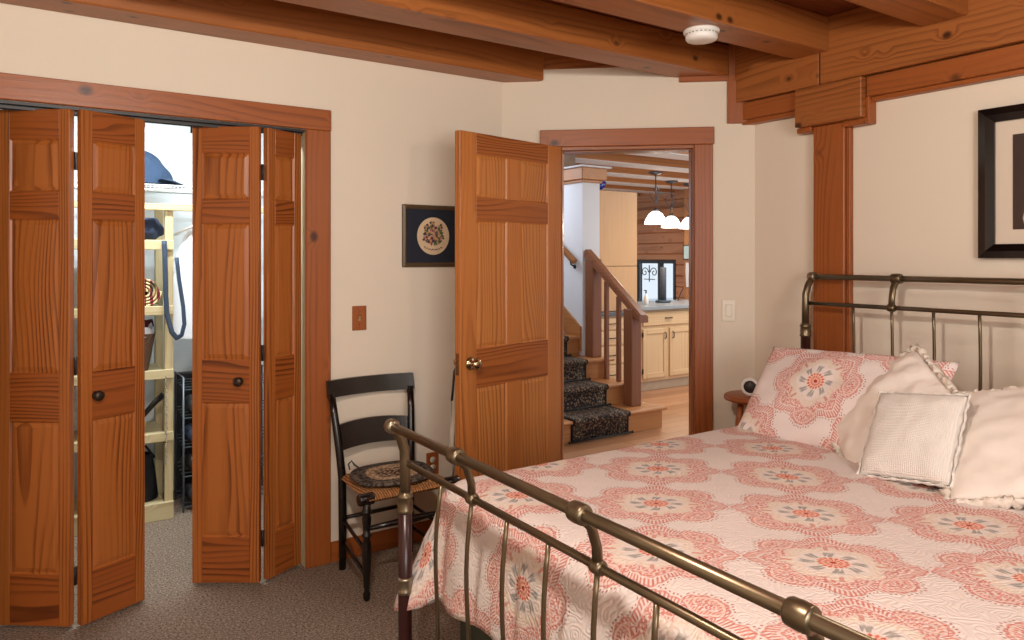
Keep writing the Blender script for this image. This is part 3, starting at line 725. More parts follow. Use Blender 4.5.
def pillow(name, w, h, t, corners_frame, mat, label, cat, uvf=None, pinch=.07, wr=.010, seed=0, group=None, N=30, sag=0.0):
    """corners_frame: (center (v,n,z), right (v,n,z), up (v,n,z)) in the headboard frame"""
    c, r_, u_ = corners_frame
    to = lambda a: Vector((a[0], -a[1], a[2]))
    X = to(r_).normalized(); Y = to(u_); Y = (Y - X*Y.dot(X)).normalized(); Z = X.cross(Y)
    M = aim(to(c), X, Y, Z)
    m = MB(); uvs = []
    def pt(a, b, s_):
        k = max(0, (1-a*a)*(1-b*b))
        x = a*w/2*(1 - pinch*(1-b*b)*a*a*.9) ; y = b*h/2*(1 - pinch*(1-a*a)*b*b*.9)
        th = t/2*k**.42
        nz = wr*noise.noise((a*2.3+seed, b*2.3, s_*3+seed)) + wr*.55*noise.noise((a*6+seed, b*6, s_*2.1)) + wr*.6*math.sin((a*b)*5+seed)*(abs(a)*abs(b))
        return (x + .004*noise.noise((b*4, seed, 1)), y + .004*noise.noise((a*4, seed, 2)) - sag*(1-b*b)*0, s_*th + nz*min(1, k*6))
    for s_ in (1, -1):
        vs = []; fs = []
        for j in range(N+1):
            for i in range(N+1):
                a, b = math.sin((i/N-.5)*math.pi), math.sin((j/N-.5)*math.pi); a = .5*a + .5*(2*i/N-1); b = .5*b + .5*(2*j/N-1)
                q_ = pt(a, b, s_); vs.append(q_); uvs.append(uvf(q_[0], q_[1]) if uvf else (q_[0], q_[1]))
        for j in range(N):
            for i in range(N):
                f = (j*(N+1)+i, j*(N+1)+i+1, (j+1)*(N+1)+i+1, (j+1)*(N+1)+i); fs.append(f if s_ == 1 else f[::-1])
        m.add(vs, fs, 0, True)
    m.uv = uvs
    o = m.build(name, mat); o.matrix_world = FC.M @ M
    wd_ = o.modifiers.new('w', 'WELD'); wd_.merge_threshold = .0008
    tag(o, label, cat, group)
    def edge(k, n_):   # perimeter point
        f = (k/n_*4) % 4; sd_ = int(f); tt = (f-sd_)*2-1
        a, b = [(tt, -1), (1, tt), (-tt, 1), (-1, -tt)][sd_]
        q_ = pt(a, b, 1); return Vector((q_[0], q_[1], 0))
    return o, edge
def fringe(o, edge, r, n_=260, amp=.35, per=None, mat=None, name='fringe', flat=.6, out=.008):
    P = []; rad = []
    for k in range(n_):
        e = edge(k, n_); d_ = e.normalized()
        P.append(e + d_*out); rad.append(r*(1 + amp*(math.sin(k*per) if per else rnd.uniform(-1, 1))))
    m = MB(); m.tube(P, rad, 8, closed=True, flat=flat)
    if not per:
        for v in m.v: v += Vector((rnd.gauss(0, .0032), rnd.gauss(0, .0032), rnd.gauss(0, .003)))
    return m.build(name, mat or M_fringe, o)
suv = lambda cx, cy, k=1.04, ang=.785: (lambda x, y: (((x-cx)*math.cos(ang)-(y-cy)*math.sin(ang))/.40*k, ((x-cx)*math.sin(ang)+(y-cy)*math.cos(ang))/.40*k))
pillow('pillow', .76, .44, .15, ((.845, .605, .89), (1, .0, .03), (.03, -.235, .295)), M_sham, 'coral medallion pillow leaning on the headboard beside the wooden post', 'pillow', suv(-.065, .035), seed=1, group='patterned pillows on the bed', wr=.012, pinch=.03)
pillow('pillow', .76, .46, .14, ((1.78, .48, .885), (1, 0, 0), (0, -.235, .295)), M_sham, 'coral medallion pillow mostly hidden behind the fringed cushions', 'pillow', suv(.1, .0), seed=2, group='patterned pillows on the bed', wr=.012, pinch=.04)
o, e = pillow('cushion', .36, .42, .12, ((1.058, .65, .905), (.70, .62, -.35), (.797, -.233, .554)), M_linen, 'white fringed cushion tilted on its corner against the patterned pillow', 'cushion', seed=3, wr=.016, pinch=.03)
fringe(o, e, .017)
o, e = pillow('cushion', .50, .52, .13, ((1.54, .665, .895), (.9, -.34, .22), (-.226, -.426, .229)), M_linen, 'white fringed cushion propped under the black framed portrait', 'cushion', seed=4, wr=.016, pinch=.03)
fringe(o, e, .017)
o, e = pillow('cushion', .272, .315, .10, ((1.245, .825, .870), (.265, -.02, .03), (-.05, -.19, .215)), M_knit, 'small ivory crochet cushion with scalloped edge leaning on the tilted fringed cushion', 'cushion', seed=5, wr=.006, pinch=.03)
fringe(o, e, .0065, 240, .35, .85, M_knit, 'scalloped_edge', .5, .006)

# ------------------------------------------------------------------ nightstand and clock
ns = empty('nightstand', 'small round wooden nightstand in the corner beside the bed', 'nightstand', FC.p(.148, .20), FC.a)
m = MB(); m.lathe([(.128, .735), (.139, .739), (.142, .748), (.139, .759), (.134, .762), (.001, .7625)], 40, grain='x'); m.build('table_top', M_case, ns)
for k in range(3):
    a = R(90 + 120*k + 46); m = MB()
    c_, s_ = math.cos(a), math.sin(a)
    m.tube([(c_*.075, s_*.075, .737), (c_*.085, s_*.085, .64), (c_*.095, s_*.095, .5), (c_*.105, s_*.105, .33), (c_*.115, s_*.115, .16), (c_*.12, s_*.12, 0)], [.014, .019, .017, .02, .016, .012], 14); m.build('leg', M_case, ns)
m = MB(); m.lathe([(.001, .30), (.09, .30), (.095, .306), (.09, .314), (.001, .314)], 28); m.build('lower_shelf', M_case, ns)
ck = empty('clock', 'small round white alarm clock on the round nightstand', 'clock', FC.p(.155, .235, .7625), FC.a + R(34))
m = MB(); m.lathe([(.030, .0), (.041, .006), (.045, .02), (.044, .028), (.036, .032), (.030, .029)], 32, M=ly(0, .014, .046)); m.box(-.02, .02, -.012, .02, 0, .008, bev=.003); m.build('case', M_whitep, ck)
m = MB(); m.lathe([(.001, 0), (.030, 0), (.030, .003), (.001, .003)], 28, M=ly(0, -.0145, .046)); fc = m.build('face', plain('charcoal_face', srgb(48, 48, 48), .5), ck)

# ------------------------------------------------------------------ chair
ch = empty('chair', 'black painted chair with rush seat by the closet casing', 'chair', FA.p(-.775, .105), FA.a + R(1))
def ctube(name, pts, rad, flat=1.0, mat=M_black, seg=12):
    m = MB(); m.tube(pts, rad, seg, flat=flat); return m.build(name, mat, ch)
for s_ in (-1, 1):
    m = MB(); m.tube([(s_*.172, .0, 0), (s_*.173, -.004, .22), (s_*.176, -.006, .43), (s_*.186, .012, .58), (s_*.196, .034, .70), (s_*.203, .056, .80)], [.0165, .019, .019, .0185, .0175, .0165], 14, flat=.85)
    m.build('back_post', M_black, ch)
    # turned front leg
    prof = [(.011, 0), (.0155, .012), (.0145, .03), (.010, .045), (.0125, .06), (.0175, .13), (.0205, .20), (.0195, .235), (.013, .262), (.021, .270), (.021, .276), (.014, .284), (.0165, .31), (.0195, .345), (.0155, .36), (.022, .368), (.022, .374), (.017, .385), (.018, .44)]
    m = MB(); m.lathe(prof, 18, M=Matrix.Translation((s_*.205, -.352, 0))); m.build('front_leg', M_black, ch)
    m = MB(); m.lathe([(.004, -.035), (.022, -.035), (.025, -.030), (.025, .028), (.018, .034), (.003, .035)], 16, M=Matrix.Translation((s_*.207, -.352, .425)) @ Matrix.Rotation(R(90), 4, 'Y')); m.build('corner_block', M_black, ch)
    ctube('side_stretcher', [(s_*.173, 0, .235), (s_*.205, -.352, .20)], .0085); ctube('side_stretcher', [(s_*.173, 0, .13), (s_*.205, -.352, .10)], .0085)
ctube('front_stretcher', [(-.205, -.352, .30), (-.07, -.352, .30), (0, -.352, .30), (.07, -.352, .30), (.205, -.352, .30)], [.009, .013, .019, .013, .009])
ctube('back_stretcher', [(-.173, 0, .235), (.173, 0, .235)], .0095)
def curved_slat(name, xw, z0, z1, y0, bow, th, arch=0.0, lip=0.0):
    n_ = 18; m = MB(); vs = []; fs = []
    for i in range(n_+1):
        t_ = 2*i/n_-1; x = t_*xw; y = y0 + bow*(1-t_*t_); zt_ = z1 + arch*(1-t_*t_); zb = z0 + arch*(1-t_*t_)*.9
        lean = (zt_-zb)*.22
        vs += [(x, y-th/2, zb), (x, y+th/2, zb), (x, y+th/2+lean, zt_), (x, y-th/2+lean, zt_)]
    for i in range(n_):
        a, b = 4*i, 4*i+4
        for k in range(4): fs.append((a+k, a+(k+1) % 4, b+(k+1) % 4, b+k))
    fs += [(0, 1, 2, 3), (4*n_+3, 4*n_+2, 4*n_+1, 4*n_)]
    m.add(vs, fs, 0, False, 'x'); return m.build(name, M_black, ch)
curved_slat('crest_rail', .222, .785, .862, .052, .030, .020, .002)
curved_slat('back_slat', .186, .540, .655, .014, .026, .012, .014)
# rush seat
def seat(u, v):
    y = .012 - v*.392; xw = .183 + .036*v; x = (2*u-1)*xw
    e = min(1, 7*min(u, 1-u, v, 1-v))
    return (x, y, +.424 + .026*e**.6 - .010*math.sin(u*math.pi)*math.sin(v*math.pi))
def seatb(u, v):
    p_ = seat(u, v); e = min(1, 7*min(u, 1-u, v, 1-v)); return (p_[0], p_[1], .424 - .028*e**.6)
m = MB(); m.grid(seat, 28, 28); m.grid(seatb, 28, 28); m.build('seat', M_rush, ch)
pad = empty('seat_pad', 'round braided pad in grey and tan on the rush seat', 'chair pad', FA.p(-.785, .30, .4545), FA.a)
m = MB(); pr = [(.001, 0), (.15, 0), (.165, .003), (.171, .010), (.165, .017), (.14, .020), (.001, .020)]; m.lathe(pr, 44)
for i, v in enumerate(m.v):
    r_ = math.hypot(v.x, v.y); m.v[i] = Vector((v.x*1.12, v.y*1.04, v.z - .010*math.exp(-(r_/.10)**2) + .004*math.sin(3*math.atan2(v.y, v.x))*min(1, r_/.15)))
m.build('braided_round', M_braid, pad)
for s_ in (-1, 1):
    m = MB(); m.tube([(s_*.10, .135, .012), (s_*.12, .155, .03), (s_*.128, .165, .045), (s_*.14, .175, .03), (s_*.135, .17, .004)], [.004, .005, .004, .004, .003], 8, flat=.5); m.build('tie', plain('grey_tie', srgb(60, 62, 66), .9), pad)

# ------------------------------------------------------------------ closet contents
SU0, SU1, SF, SB = -2.62, -1.485, 1.05, 1.45       # shelf unit extents (u, depth)
sh = empty('shelving_unit', 'pale pine open shelving unit against the back of the closet', 'shelves', FA.p(SU0, 0), FA.a)
LW = SU1-SU0
for x in (0, LW-.042, LW*.5):
    for y in (SF, SB-.04):
        m = MB(); m.box(x, x+.042, y, y+.04, .0, 1.70 if y == SF else 1.75, bev=.003); m.build('upright', M_shelfw, sh)
m = MB(); m.box(-.35, LW+.55, SF-.022, SF, 1.695, 1.732, grain='x', bev=.003); m.build('top_rail', M_shelfw, sh)
for z, hgt in ((1.505, .054), (1.145, .05), (.795, .05), (.452, .05), (.07, .098)):
    m = MB(); m.box(0, LW, SF-.02, SF-.001, z-hgt+.028, z+.028, grain='x', bev=.003)
    m.box(0.043, LW-.043, SF, SB-.04, z-.004, z+.018, grain='x'); m.build('shelf', M_shelfw, sh)
ws = empty('wire_shelf', 'white wire shelf on the back wall above the shelving unit', 'shelf', FA.p(-3.0, 0), FA.a)
m = MB()
for y in (1.12, 1.33, 1.54): m.tube([(0, y, 1.84), (2.2, y, 1.84)], .004, 8)
m.tube([(0, 1.12, 1.815), (2.2, 1.12, 1.815)], .004, 8)
for k in range(110): x = .01 + k*.02; m.tube([(x, 1.12, 1.815), (x, 1.12, 1.844), (x, 1.54, 1.844)], .0018, 5)
m.build('wire_grid', M_whitep, ws)
for x in (.80, 1.38, 1.75):
    m = MB(); m.tube([(x, 1.13, 1.83), (x, 1.54, 1.50)], .006, 8); m.build('support_brace', M_whitep, ws)
# cap
cp = empty('cap', 'faded blue brimmed cap on the white wire shelf', 'cap', FA.p(-1.575, -1.26, 1.848), FA.a)
m = MB()
def capf(u, v):
    a = 2*math.pi*u; b = v*math.pi/2; c_, s_ = math.cos(a), math.sin(a)
    fl = 1 + .07*math.sin(3*a+1) + .10*noise.noise((c_*2.2, s_*2.2, v*2.5)); rr_ = math.cos(b)**.62
    return (.125*c_*rr_*fl - .018*v - .01, .10*s_*rr_*fl, .165*math.sin(b)*fl*(1-.22*c_*rr_) + .006)
m.grid(capf, 30, 14, closeu=True); m.build('crown', M_denim, cp)
m = MB()
def brim(u, v):
    a = (u-.5)*2.6; r0 = .100 + .085*v*math.cos(a*.55); return (r0*math.cos(a)*1.0, r0*math.sin(a)*.95, .034 - .030*v*math.cos(a) + .012*math.cos(a*1.5)*(1-v))
m.grid(brim, 26, 6); m.grid(lambda u, v: tuple(a_ - (.005 if i == 2 else 0) for i, a_ in enumerate(brim(u, v))), 26, 6); m.build('brim', M_denim, cp)
m = MB(); m.tube([(-.09, -.07, .05), (-.13, -.08, .09), (-.13, -.07, .14), (-.09, -.05, .17)], .008, 8, flat=.4); m.build('strap', M_navy, cp)
# folded navy bag
def lump(name, label, cat, u, dpt, z, rx, ry, rz, mat, seed, ns=.25):
    m = MB()
    def fn(a_, b_):
        a = 2*math.pi*a_; b = math.pi*(b_-.5)*.998
        d_ = Vector((math.cos(a)*math.cos(b), math.sin(a)*math.cos(b), math.sin(b)))
        k = 1 + ns*noise.noise(d_*1.7 + Vector((seed, 0, 0))) + ns*.5*noise.noise(d_*4 + Vector((0, seed, 0)))
        return (rx*k*math.copysign(abs(d_.x)**.8, d_.x), ry*k*math.copysign(abs(d_.y)**.8, d_.y), max(0, rz + rz*k*math.copysign(abs(d_.z)**.7, d_.z)))
    m.grid(fn, 30, 18, closeu=True); o = m.build(name, mat, None, FA.p(u, -dpt, z), FA.a); return tag(o, label, cat)
lump('folded_bag', 'crumpled navy cloth bag on the top pine shelf under the cap', 'bag', -1.615, 1.19, 1.526, .09, .10, .068, M_navy, 2.0, .22)
lump('folded_sweater', 'red folded sweater seen in the slit between the left folding doors', 'sweater', -2.27, 1.2, 1.848, .12, .10, .05, cloth('red_wool', srgb(176, 60, 62)), 5.0, .12)
# rolled blanket
rb = empty('rolled_blanket', 'rolled red and cream striped blanket on the second pine shelf', 'blanket', FA.p(-1.625, -1.08, 1.164), FA.a)
m = MB(); N_ = 90; cz = .085
for j in range(2): pass
def roll(u, v):
    a = u*2*math.pi*4; r_ = .018 + .067*u; return (r_*math.cos(a)*1.05, .30*v, cz + r_*math.sin(a))
m.grid(roll, 110, 6); ob = m.build('roll', M_stripe, rb)
so = ob.modifiers.new('s', 'SOLIDIFY'); so.thickness = .010
# belt
m = MB()
pts = [(0, 0, 0), (.002, -.01, -.1), (.006, -.012, -.3), (.012, -.01, -.40), (.035, -.02, -.50), (.060, -.02, -.535), (.085, -.015, -.52), (.10, -.01, -.46), (.095, 0, -.36), (.075, 0, -.22), (.06, .01, -.05)]
P2 = []
for i in range(len(pts)-1):
    for k in range(4): P2.append(Vector(pts[i]).lerp(Vector(pts[i+1]), k/4))
m.tube(P2, .013, 8, flat=.25)
tag(m.build('belt', plain('dark_blue_webbing', srgb(38, 54, 74), .7), None, FA.p(-1.535, -1.02, 1.53), FA.a), 'dark blue webbing belt looped down beside the pine upright', 'belt')
# garment
gm = empty('hanging_garment', 'pale white garment hanging beside the pine shelving', 'garment', FA.p(-1.335, -1.14, .98), FA.a)
m = MB()
def garm(u, v):
    a = 2*math.pi*u; w_ = .04 + .115*min(1, v*2.2)**.8; f = 1 + .14*math.sin(5*a + 2*v) + .08*math.sin(9*a)
    return (w_*math.cos(a)*f, .06*math.sin(a)*f*(.4 + .6*v), .62 - .62*v)
m.grid(garm, 48, 24, closeu=True); m.build('body', M_whitec, gm)
m = MB(); m.tube([(-.13, 0, .585), (0, 0, .655), (.13, 0, .585)], .007, 8); m.tube([(0, 0, .655), (0, 0, .69), (.02, 0, .71), (.03, 0, .72), (.01, -.01, .755)], .0025, 6); m.build('hanger', M_whitep, gm)
# basket
bk = empty('basket', 'brown wicker basket with white liner and maroon ribbon on the third pine shelf', 'basket', FA.p(-1.66, -1.17, .815), FA.a)
m = MB()
def bsk(u, v):
    a = 2*math.pi*u; s_ = (.062 + .035*v); p_ = 4
    k = (abs(math.cos(a))**p_ + abs(math.sin(a))**p_)**(-1/p_); return (s_*k*math.cos(a), s_*k*math.sin(a)*1.1, .205*v)
m.grid(bsk, 40, 10, closeu=True); m.lathe([(.001, .004), (.065, .004), (.065, .0), (.001, 0)], 24); m.build('body', M_basket, bk)
lm = MB(); lm.grid(lambda u, v: ((.10 - .012*v)*math.cos(6.283*u)*(1+.05*math.sin(30*u)), (.108-.012*v)*math.sin(6.283*u)*(1+.05*math.sin(26*u)), .175 + .055*v + .012*math.sin(25*u)), 60, 5, closeu=True); lm.build('liner', M_whitec, bk)
m = MB()
for a in (.3, 1.2, 2.4, 3.6, 5.0): m.tube([(.03*math.cos(a), .03*math.sin(a), .19), (.06*math.cos(a), .06*math.sin(a), .26), (.09*math.cos(a), .09*math.sin(a), .27), (.10*math.cos(a), .10*math.sin(a), .235)], [.012, .02, .016, .008], 8, flat=.4)
m.build('ribbon', M_maroon, bk)
# brush and handbag on lower shelves
br = empty('hair_brush', 'black handled brush propped on the fourth pine shelf', 'brush', FA.p(-1.63, -1.10, .470), FA.a)
m = MB(); m.tube([(0, 0, .10), (.06, .01, .165), (.105, .01, .205)], [.014, .016, .018], 10, flat=.4); m.build('handle', M_blackp, br)
m = MB(); m.ball((-.035, 0, .055), (.05, .03, .05)); m.build('head', plain('tan_bristle', srgb(176, 148, 96), .7), br)
hbg = empty('handbag', 'black leather handbag slumped on the bottom pine shelf', 'bag', FA.p(-1.64, -1.2, .090), FA.a)
m = MB(); m.grid(lambda u, v: ((.10-.035*v)*math.cos(6.283*u)*(1+.06*math.sin(12*u+3*v)), .09*math.sin(6.283*u)*(1-.5*v), .25*v), 40, 14, closeu=True); m.build('body', plain('black_leather', srgb(22, 21, 24), .35), hbg)
m = MB(); m.tube([(-.06, -.03, .23), (-.03, -.05, .29), (.03, -.05, .30), (.075, -.04, .23)], .007, 8); m.build('strap', M_blackp, hbg)
# beads
m = MB()
for k in range(46): m.ball((.003*math.sin(k*1.7), 0, -k*.0105), .0056, 8)
o = m.build('bead_string', plain('pale_beads', srgb(176, 160, 132), .3, var=.4, scale=90), None, FA.p(-1.528, -1.0, .79), FA.a)
tag(o, 'string of small pale beads hanging from the third pine shelf', 'beads')
o = lump('folded_blanket', 'cream folded blanket on the second pine shelf, in the slit between the doors', 'blanket', -2.30, 1.22, 1.164, .15, .12, .07, cloth('cream_wool', srgb(206, 190, 164)), 8.0, .1)
# shoe rack
rk = empty('shoe_rack', 'grey wire shoe rack in the right of the closet', 'shoe rack', FA.p(-1.425, -1.1, 0), FA.a)
m = MB()
for x in (0, .50):
    m.tube([(x, 0, 0), (x, 0, .76), (x, .26, .76), (x, .26, 0)], .006, 8)
m.tube([(0, .26, .75), (.5, .26, .75)], .007, 8)
m.build('frame', plain('grey_tube', srgb(110, 120, 128), .4, .5), rk)
m = MB(); m.box(0, .50, .262, .268, .02, .75); m.build('shade_backing', M_blackp, rk)  # black sheet added in place of the shade low in the closet
for z in (.03, .20, .365, .53, .69):
    m = MB()
    for y in (0, .065, .13, .195, .26): m.tube([(0, y, z + .02*(y/.26)), (.50, y, z + .02*(y/.26))], .004, 6)
    m.build('tier', plain('grey_tube', srgb(110, 120, 128), .4, .5) if z < .04 else bpy.data.materials['grey_tube'], rk)
def shoe_bm(s_):
    m = MB()
    def f(u, v):
        a = 2*math.pi*u; L = v
        w_ = .036 + .010*math.sin(L*math.pi) ; h_ = .085 - .05*L**.7 if L > .35 else .085
        e = math.sin(min(1, max(0.0, v))*math.pi)**.3 if 0 < v < 1 else 0.01
        return (w_*math.cos(a)*e, -.02 + .25*L, .002 + (h_/2)*(1+math.sin(a))*max(e, .05))
    m.grid(f, 18, 16, closeu=True); return m
shoe0 = None; nm = ['topmost', 'second', 'third', 'lowest']
cols3 = [plain('black_suede', srgb(20, 19, 20), .6), plain('navy_canvas', srgb(34, 42, 62), .7), plain('dark_shoe_leather', srgb(26, 21, 19), .35), bpy.data.materials['black_suede']]
for i, z in enumerate((.545, .38, .215, .045)):
    for j in range(2):
        if shoe0 is None:
            shoe0 = shoe_bm(1).build('shoe', cols3[0], None); so_ = shoe0
        else:
            so_ = shoe0.copy(); so_.data = shoe0.data.copy(); so_.data.materials[0] = cols3[i]; COL.objects.link(so_)
        so_.scale = (1.08, 1.0, 1.25); so_.location = FA.p(-1.372 + j*.106, -1.11, z+.003); so_.rotation_euler = (R(4), 0, FA.a)
        tag(so_, f"dark shoe on the {nm[i]} tier of the wire rack, " + ('beside the rack upright' if j == 0 else 'the inner one of the pair'), 'shoe', 'dark shoes on the wire rack')
# closet lamp
m = MB(); m.box(-.45, .45, -.06, .06, -.05, 0, bev=.01)
o = m.build('closet_light', M_whitep, None, FA.p(-1.6, -.55, 2.5), FA.a); tag(o, 'white tube light fitting on the closet ceiling', 'light fitting')
o['kind'] = 'structure'

# ------------------------------------------------------------------ hall and kitchen (closet-wall frame, depth positive away from the room)
m = MB(); m.slab([(-.6, .55), (.0, .125), (.32, -.13), (1.2, -.83), (1.35, -.9), (9, -.9), (9, 9), (-.6, 9)], -.08, -.004, grain='x')
struct(m.fr('floor', M_hallfloor, FA), 'light wood plank floor of the hall beyond the doorway', 'floor')
m = MB(); m.box(-.6, 9, .4, 9, 2.53, 2.6)
m.slab([(.1, .4), (1.5, -.8), (9, -.8), (9, .4)], 2.53, 2.6)
struct(m.fr('ceiling', M_hallwhite, FA), 'white ceiling of the hall between wooden joists', 'ceiling')
for i, y in enumerate((1.47, 2.22, 2.97, 3.71, 4.45, 5.2)):
    m = MB(); m.box(.9, 8.5, y, y+.27, 2.41, 2.53, grain='x', bev=.003)
    m2 = MB(); m2.box(.9, 8.5, y+.004, y+.266, 2.402, 2.4095)
    o = m.fr('hall_beam', M_oak, FA); struct(o, 'wooden hall ceiling joist with white underside, ' + ('nearest the doorway', 'second from the doorway', 'third from the doorway', 'fourth from the doorway', 'fifth from the doorway', 'farthest from the doorway')[i], 'beam')
    o['group'] = 'hall ceiling joists'; m2.build('white_underside', M_hallwhite, o)
# stairs: risers face the room, climbing away
st = empty('staircase', 'oak stairs climbing away beyond the doorway', 'stairs', FA.p(1.05, -1.05), FA.a); st['kind'] = 'structure'
SW = 1.16; RISE, RUN = .178, .27
for k in range(8):
    z = RISE*(k+1); y = RUN*k; xr = SW if k else 1.27
    m = MB(); m.box(0, xr, y+.025, y+RUN+.05, z-.028, z, grain='x', bev=.006); m.box(0, xr+.03, y, y+.03, z-.028, z, grain='x', bev=.008); m.build('tread', M_oak, st)
    m = MB(); m.box(0, xr-.01, y+.03, y+.05, z-RISE, z-.028, grain='x'); m.build('riser', M_oak, st)
    if k: 
        m = MB(); m.box(SW-.03, SW-.005, y+.05, 8*RUN, z-RISE, z-.028, grain='y'); m.build('side_panel', M_oak, st)
m = MB(); m.box(.92, 1.02, .95, 4.6, 0, 2.53)
struct(m.fr('wall_hall', M_hallwhite, FA), 'white wall on the far side of the stair runner, beside the lowest steps', 'wall')
# runner carpet
ru = empty('stair_runner', 'dark patterned runner carpet down the oak stairs', 'runner', FA.p(1.625, -1.05), FA.a)
def runner_path():
    P = [(-.006, .0)]
    for k in range(8):
        z = RISE*(k+1); y = RUN*k
        P += [(y+.02, z-RISE+.012), (y+.016, z-.04), (y-.008, z-.022), (y-.010, z-.002), (y+.004, z+.010)]
        if k < 7: P += [(y+.15, z+.010), (y+RUN+.0, z+.010)]
    return P[1:]
PT = runner_path()
m = MB(); vs = []; fs = []
for i, (y, z) in enumerate(PT):
    for x in (-.295, -.285, .285, .295): vs.append((x, y, z))
for i in range(len(PT)-1):
    for k in range(3): fs.append((4*i+k, 4*i+k+1, 4*i+k+5, 4*i+k+4))
m.add(vs, fs, 0, True); ob = m.build('carpet', M_runner, ru)
so = ob.modifiers.new('s', 'SOLIDIFY'); so.thickness = .010; so.offset = 1
for k in range(8):
    m = MB(); m.tube([(-.32, RUN*k+.006, RISE*k+.016), (.32, RUN*k+.006, RISE*k+.016)], .007, 8); m.ball((-.325, RUN*k+.006, RISE*k+.016), .011, 8); m.ball((.325, RUN*k+.006, RISE*k+.016), .011, 8); m.build('carpet_rod', M_blackp, ru)
# railing
rl = empty('stair_railing', 'brown stair railing with square newel posts', 'railing', FA.p(2.13, -1.05), FA.a)
m = MB(); m.box(-.055, .055, .145, .255, RISE, 1.0, bev=.006); m.build('newel_post', M_newel, rl)
m = MB(); m.box(-.055, .055, .655, .765, RISE*3, 1.42, bev=.006); m.build('newel_post', M_newel, rl)
for y, zb in ((.37, RISE*2), (.53, RISE*2)):
    m = MB(); m.box(-.018, .018, y-.018, y+.018, zb, 1.0+(y-.2)*.80-.04, bev=.003); m.build('baluster', M_newel, rl)
m = MB(); y0, z0, y1, z1 = .06, .90, .78, 1.475
vs = []
for x, dz in ((-.05, -.03), (.05, -.03), (.05, .02), (.03, .035), (-.03, .035), (-.05, .02)):
    vs.append((x, y0, z0+dz+.02)); 
for x, dz in ((-.05, -.03), (.05, -.03), (.05, .02), (.03, .035), (-.03, .035), (-.05, .02)): vs.append((x, y1, z1+dz))
fs = [(0, 1, 2, 3, 4, 5), (11, 10, 9, 8, 7, 6)] + [(i, (i+1) % 6, (i+1) % 6+6, i+6) for i in range(6)]
m.add(vs, fs, 0, False, 'y'); m.build('handrail', M_newel, rl)
# stair wall beyond upper newel
m = MB(); m.box(2.075, 2.28, 1.85, 4.6, 0, 2.125)
struct(m.fr('wall_stair', M_hallwhite, FA), 'white stair wall rising behind the upper newel post', 'wall')
m = MB(); m.box(2.03, 2.33, 1.80, 4.6, 2.15, 2.26, grain='y', bev=.006); m.box(2.055, 2.30, 1.83, 4.6, 2.125, 2.15, grain='y', bev=.004)
struct(m.fr('trim_8', M_oak, FA), 'wooden cap beam along the top of the white stair wall', 'trim')
m = MB(); m.box(2.0, 2.36, 1.77, 4.6, 2.26, 2.275, grain='y')
struct(m.fr('trim_9', M_hallwhite, FA), 'thin white board on top of the stair wall cap', 'trim')
m = MB(); m.box(2.05, 2.2, 2.1, 2.25, 2.275, 2.53, bev=.01)
struct(m.fr('hall_post', plain('stone_grey_wood', srgb(176, 150, 128), .7, var=.2), FA), 'short pale timber block above the stair wall cap', 'post')
m = MB(); m.prism([(1.72, .80), (2.6, 1.40), (2.6, 1.18), (1.72, .58)], 0, .02, grain='x')
o = m.build('trim_10', M_oak, None); o.matrix_world = FA.M @ Matrix.Translation((2.073, .14, 0)) @ Matrix.Rotation(R(90), 4, 'Z'); struct(o, 'sloping wooden skirt board along the white stair wall', 'trim')
hr = empty('wall_handrail', 'light wooden handrail on the white stair wall with dark bracket', 'handrail', FA.p(2.02, 0), FA.a)
m = MB(); m.tube([(0, 1.90, 1.40), (0, 2.4, 1.735), (0, 3.4, 2.1)], .030, 14); m.build('rail', M_oak, hr)
m = MB(); m.tube([(0, 1.96, 1.42), (.01, 1.96, 1.37), (.055, 1.96, 1.35)], .008, 8); m.lathe([(.02, 0), (.02, .006)], 12, M=Matrix.Translation((.055, 1.96, 1.35)) @ Matrix.Rotation(R(-90), 4, 'Y')); m.build('bracket', M_blackp, hr)
# blue glass ornament on the ledge
m = MB()
def blob(u, v):
    a = 2*math.pi*u; b = math.pi*(v-.5)*.998; k = 1 + .16*math.sin(4*a)*math.cos(b)
    return (.10*k*math.cos(a)*math.cos(b), .06*k*math.sin(a)*math.cos(b), .06 + .06*math.sin(b) + .03*math.cos(a)*math.cos(b))
m.grid(blob, 24, 14, closeu=True)
o = m.build('glass_ornament', plain('cobalt_glass', srgb(20, 48, 170), .08, var=.4, scale=14, spec=.8), None, FA.p(2.94, -2.64, 2.150), FA.a)
tag(o, 'cobalt blue glass ornament on top of the tall maple cabinet', 'ornament')

# kitchen: tall cabinet on a drawer base, then a peninsula cabinet with counter
kb = empty('drawer_cabinet', 'pine drawer cabinet seen between the stair balusters', 'cabinet', FA.p(2.62, -2.42), FA.a)
m = MB(); m.box(0, .62, .02, .6, .09, .82); m.box(.02, .6, .06, .6, 0, .09); m.build('carcass', M_pinecab, kb)
for z0, z1 in ((.11, .30), (.32, .50), (.52, .66), (.68, .80)):
    m = MB(); m.box(.02, .60, 0, .02, z0, z1, grain='x', bev=.004); dr = m.build('drawer', M_pinecab, kb)
    m = MB(); m.tube([(.26, 0, (z0+z1)/2), (.26, -.02, (z0+z1)/2), (.36, -.02, (z0+z1)/2), (.36, 0, (z0+z1)/2)], .005, 8); m.build('pull', M_blackp, dr)
m = MB(); m.box(2.60, 3.238, 2.40, 3.02, .822, .86, bev=.004)
tag(m.fr('worktop', plain('slate_blue_counter', srgb(86, 96, 104), .3), FA), 'dark grey worktop under the tall maple cabinet', 'worktop')
tc = empty('tall_cabinet', 'tall plain light maple cabinet on the dark worktop behind the newel', 'cabinet', FA.p(2.80, -2.5), FA.a)
m = MB(); m.box(0, .57, .02, .5, .862, 2.14); m.build('carcass', M_maple, tc)
m = MB(); m.box(0, .57, 0, .018, 1.345, 2.14, bev=.002); m.build('door', M_maple, tc)
